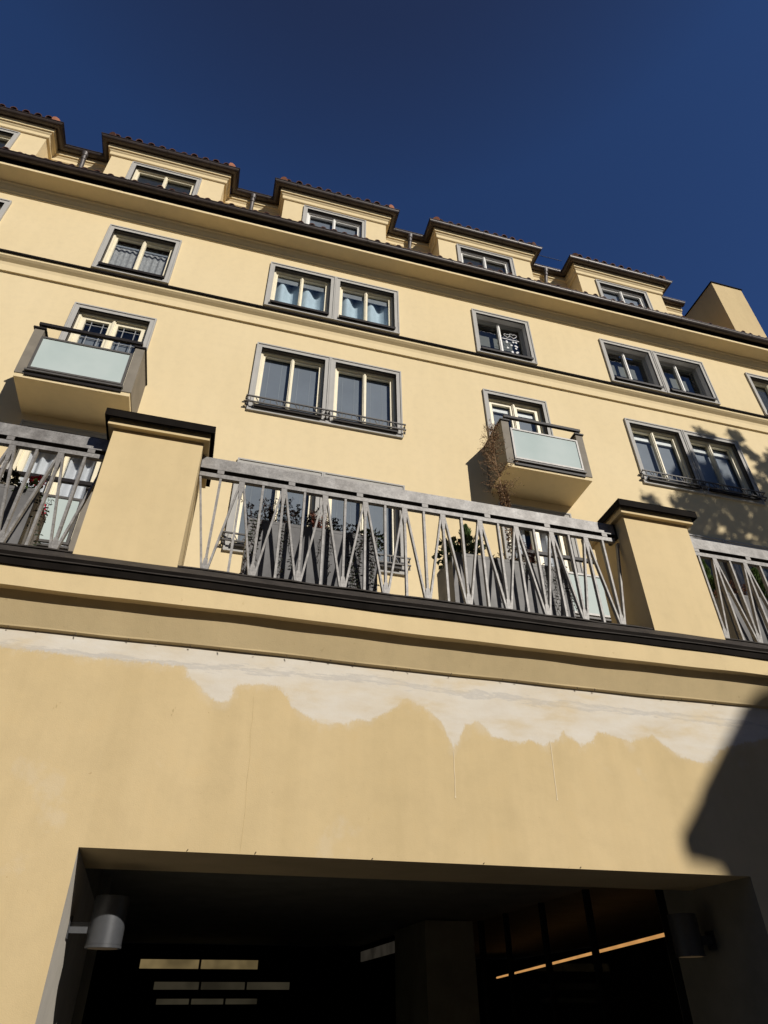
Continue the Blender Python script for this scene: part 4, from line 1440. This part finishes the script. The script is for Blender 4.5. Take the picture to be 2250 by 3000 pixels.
def low_house(x0, x1, h, label):
    t = thing('low_house', label, 'house', ((x0 + x1) / 2, YO, 0), 'low houses across the street')
    b = MB().box(x0, x1, YO - 9, YO, 0, h - 1.2)
    b.build('wall', 'house', t)
    r2 = MB()
    r2.poly([(x0 - .1, YO + 0.25, h - 1.2), (x1 + .1, YO + 0.25, h - 1.2), (x1 + .1, YO - 2.0, h), (x0 - .1, YO - 2.0, h)])
    r2.poly([(x0 - .1, YO - 2.0, h), (x1 + .1, YO - 2.0, h), (x1 + .1, YO - 9.2, h - 0.6), (x0 - .1, YO - 9.2, h - 0.6)])
    r2.build('roof', 'tile', t)
    w = MB()
    x = x0 + 1.0
    while x < x1 - 1.5:
        for fz in (1.0, 3.9):
            w.box(x, x + 1.1, YO - 0.02, YO + 0.03, fz, fz + 1.6)
        x += 2.6
    w.build('window', 'dark', t)
low_house(-24, -10, 9.1, 'long low house across the street, far left of the passage')
low_house(-10, 1.0, 9.0, 'low house across the street, opposite the left pillar')
low_house(1.0, 9.2, 9.0, 'low house across the street, next to the tall gabled house')

# tree on the pavement, throwing leaf shade on the right of the facade
tr_ = thing('street_tree', 'leafy street tree throwing dappled shade on the right of the facade', 'tree', (17.2, -1.35, 0))
tk = MB()
tk.tube([(17.2, -1.35, 0), (17.15, -1.35, 4), (17.0, -1.3, 9), (16.6, -1.35, 13), (16.2, -1.4, 16.5)], [0.32, 0.27, 0.2, 0.12, 0.04], 12)
for e in ((14.2, -1.2, 16.6), (13.3, -1.5, 15.9), (18.6, -1.0, 16.5), (15.2, -1.6, 17.6), (19.5, -1.8, 14.8), (15.0, -1.4, 15.0)):
    tk.tube([(16.95, -1.32, 9.6), ((16.95 + e[0]) / 2, e[1], (9.6 + e[2]) / 2 + 0.5), e], [0.11, 0.07, 0.02], 7)
soft(tk.build('trunk', 'bark', tr_), 60)
BL = [(9.9, 12.1, .15), (10.13, 12.04, .12), (10.85, 12.27, .19), (10.81, 11.89, .22), (11.11, 11.72, .15), (11.27, 11.35, .24), (9.37, 10.98, .34), (9.23, 10.41, .32), (9.96, 11.11, .46), (9.7, 10.4, .44), (10.36, 10.87, .4), (10.79, 10.68, .46), (9.97, 10.09, .32), (9.19, 9.88, .23), (10.25, 9.84, .29), (10.74, 10.09, .33), (8.89, 9.67, .2), (8.86, 10.02, .16), (8.65, 9.93, .16), (8.52, 9.8, .1), (7.9, 9.83, .14), (8.0, 9.65, .11), (9.66, 9.53, .2), (10.51, 9.53, .26), (9.65, 9.14, .2), (8.78, 9.22, .17),
      (9.0, 9.3, .3), (9.1, 8.8, .35), (9.9, 8.9, .32), (10.4, 9.1, .3), (9.2, 8.2, .45), (10.0, 8.2, .5), (10.8, 8.6, .5), (9.4, 7.5, .5), (10.3, 7.4, .5), (11.2, 7.7, .6), (8.6, 8.5, .2), (11.3, 9.4, .5), (11.6, 10.4, .55), (11.9, 11.5, .5), (12.4, 9.6, .7), (12.7, 10.8, .7), (12.3, 8.3, .7), (13.4, 9.2, .8), (13.6, 10.4, .8), (12.9, 11.8, .5), (13.0, 7.2, .7), (11.6, 6.6, .5), (10.4, 6.5, .4), (9.45, 9.78, .26), (9.95, 9.55, .2), (9.3, 9.05, .2)]
cr = MB()
rd = random.Random(11)
for (x, z, r) in BL:
    n = int(62 * (r / 0.2) ** 2) + 10
    for i in range(n):
        a, q = rd.uniform(0, 6.283), math.sqrt(rd.random())
        y = -1.35 + rd.uniform(-1, 1) * min(1.2, r * 2.2)
        xs_, zs_ = x + r * q * math.cos(a), z + r * q * math.sin(a)
        k = D2 - y
        p = (xs_ + 0.4963 * k, y, zs_ + 0.629 * k)
        cr.leaf(p, (rd.uniform(-1, 1), rd.uniform(-1, 1), rd.uniform(-1, 0.5)), rd.uniform(0.13, 0.22), rd.uniform(0.09, 0.15))
cr.build('crown', 'tree_leaf', tr_)

# drop helper tags
for o in bpy.data.objects:
    if '_loc' in o:
        del o['_loc']
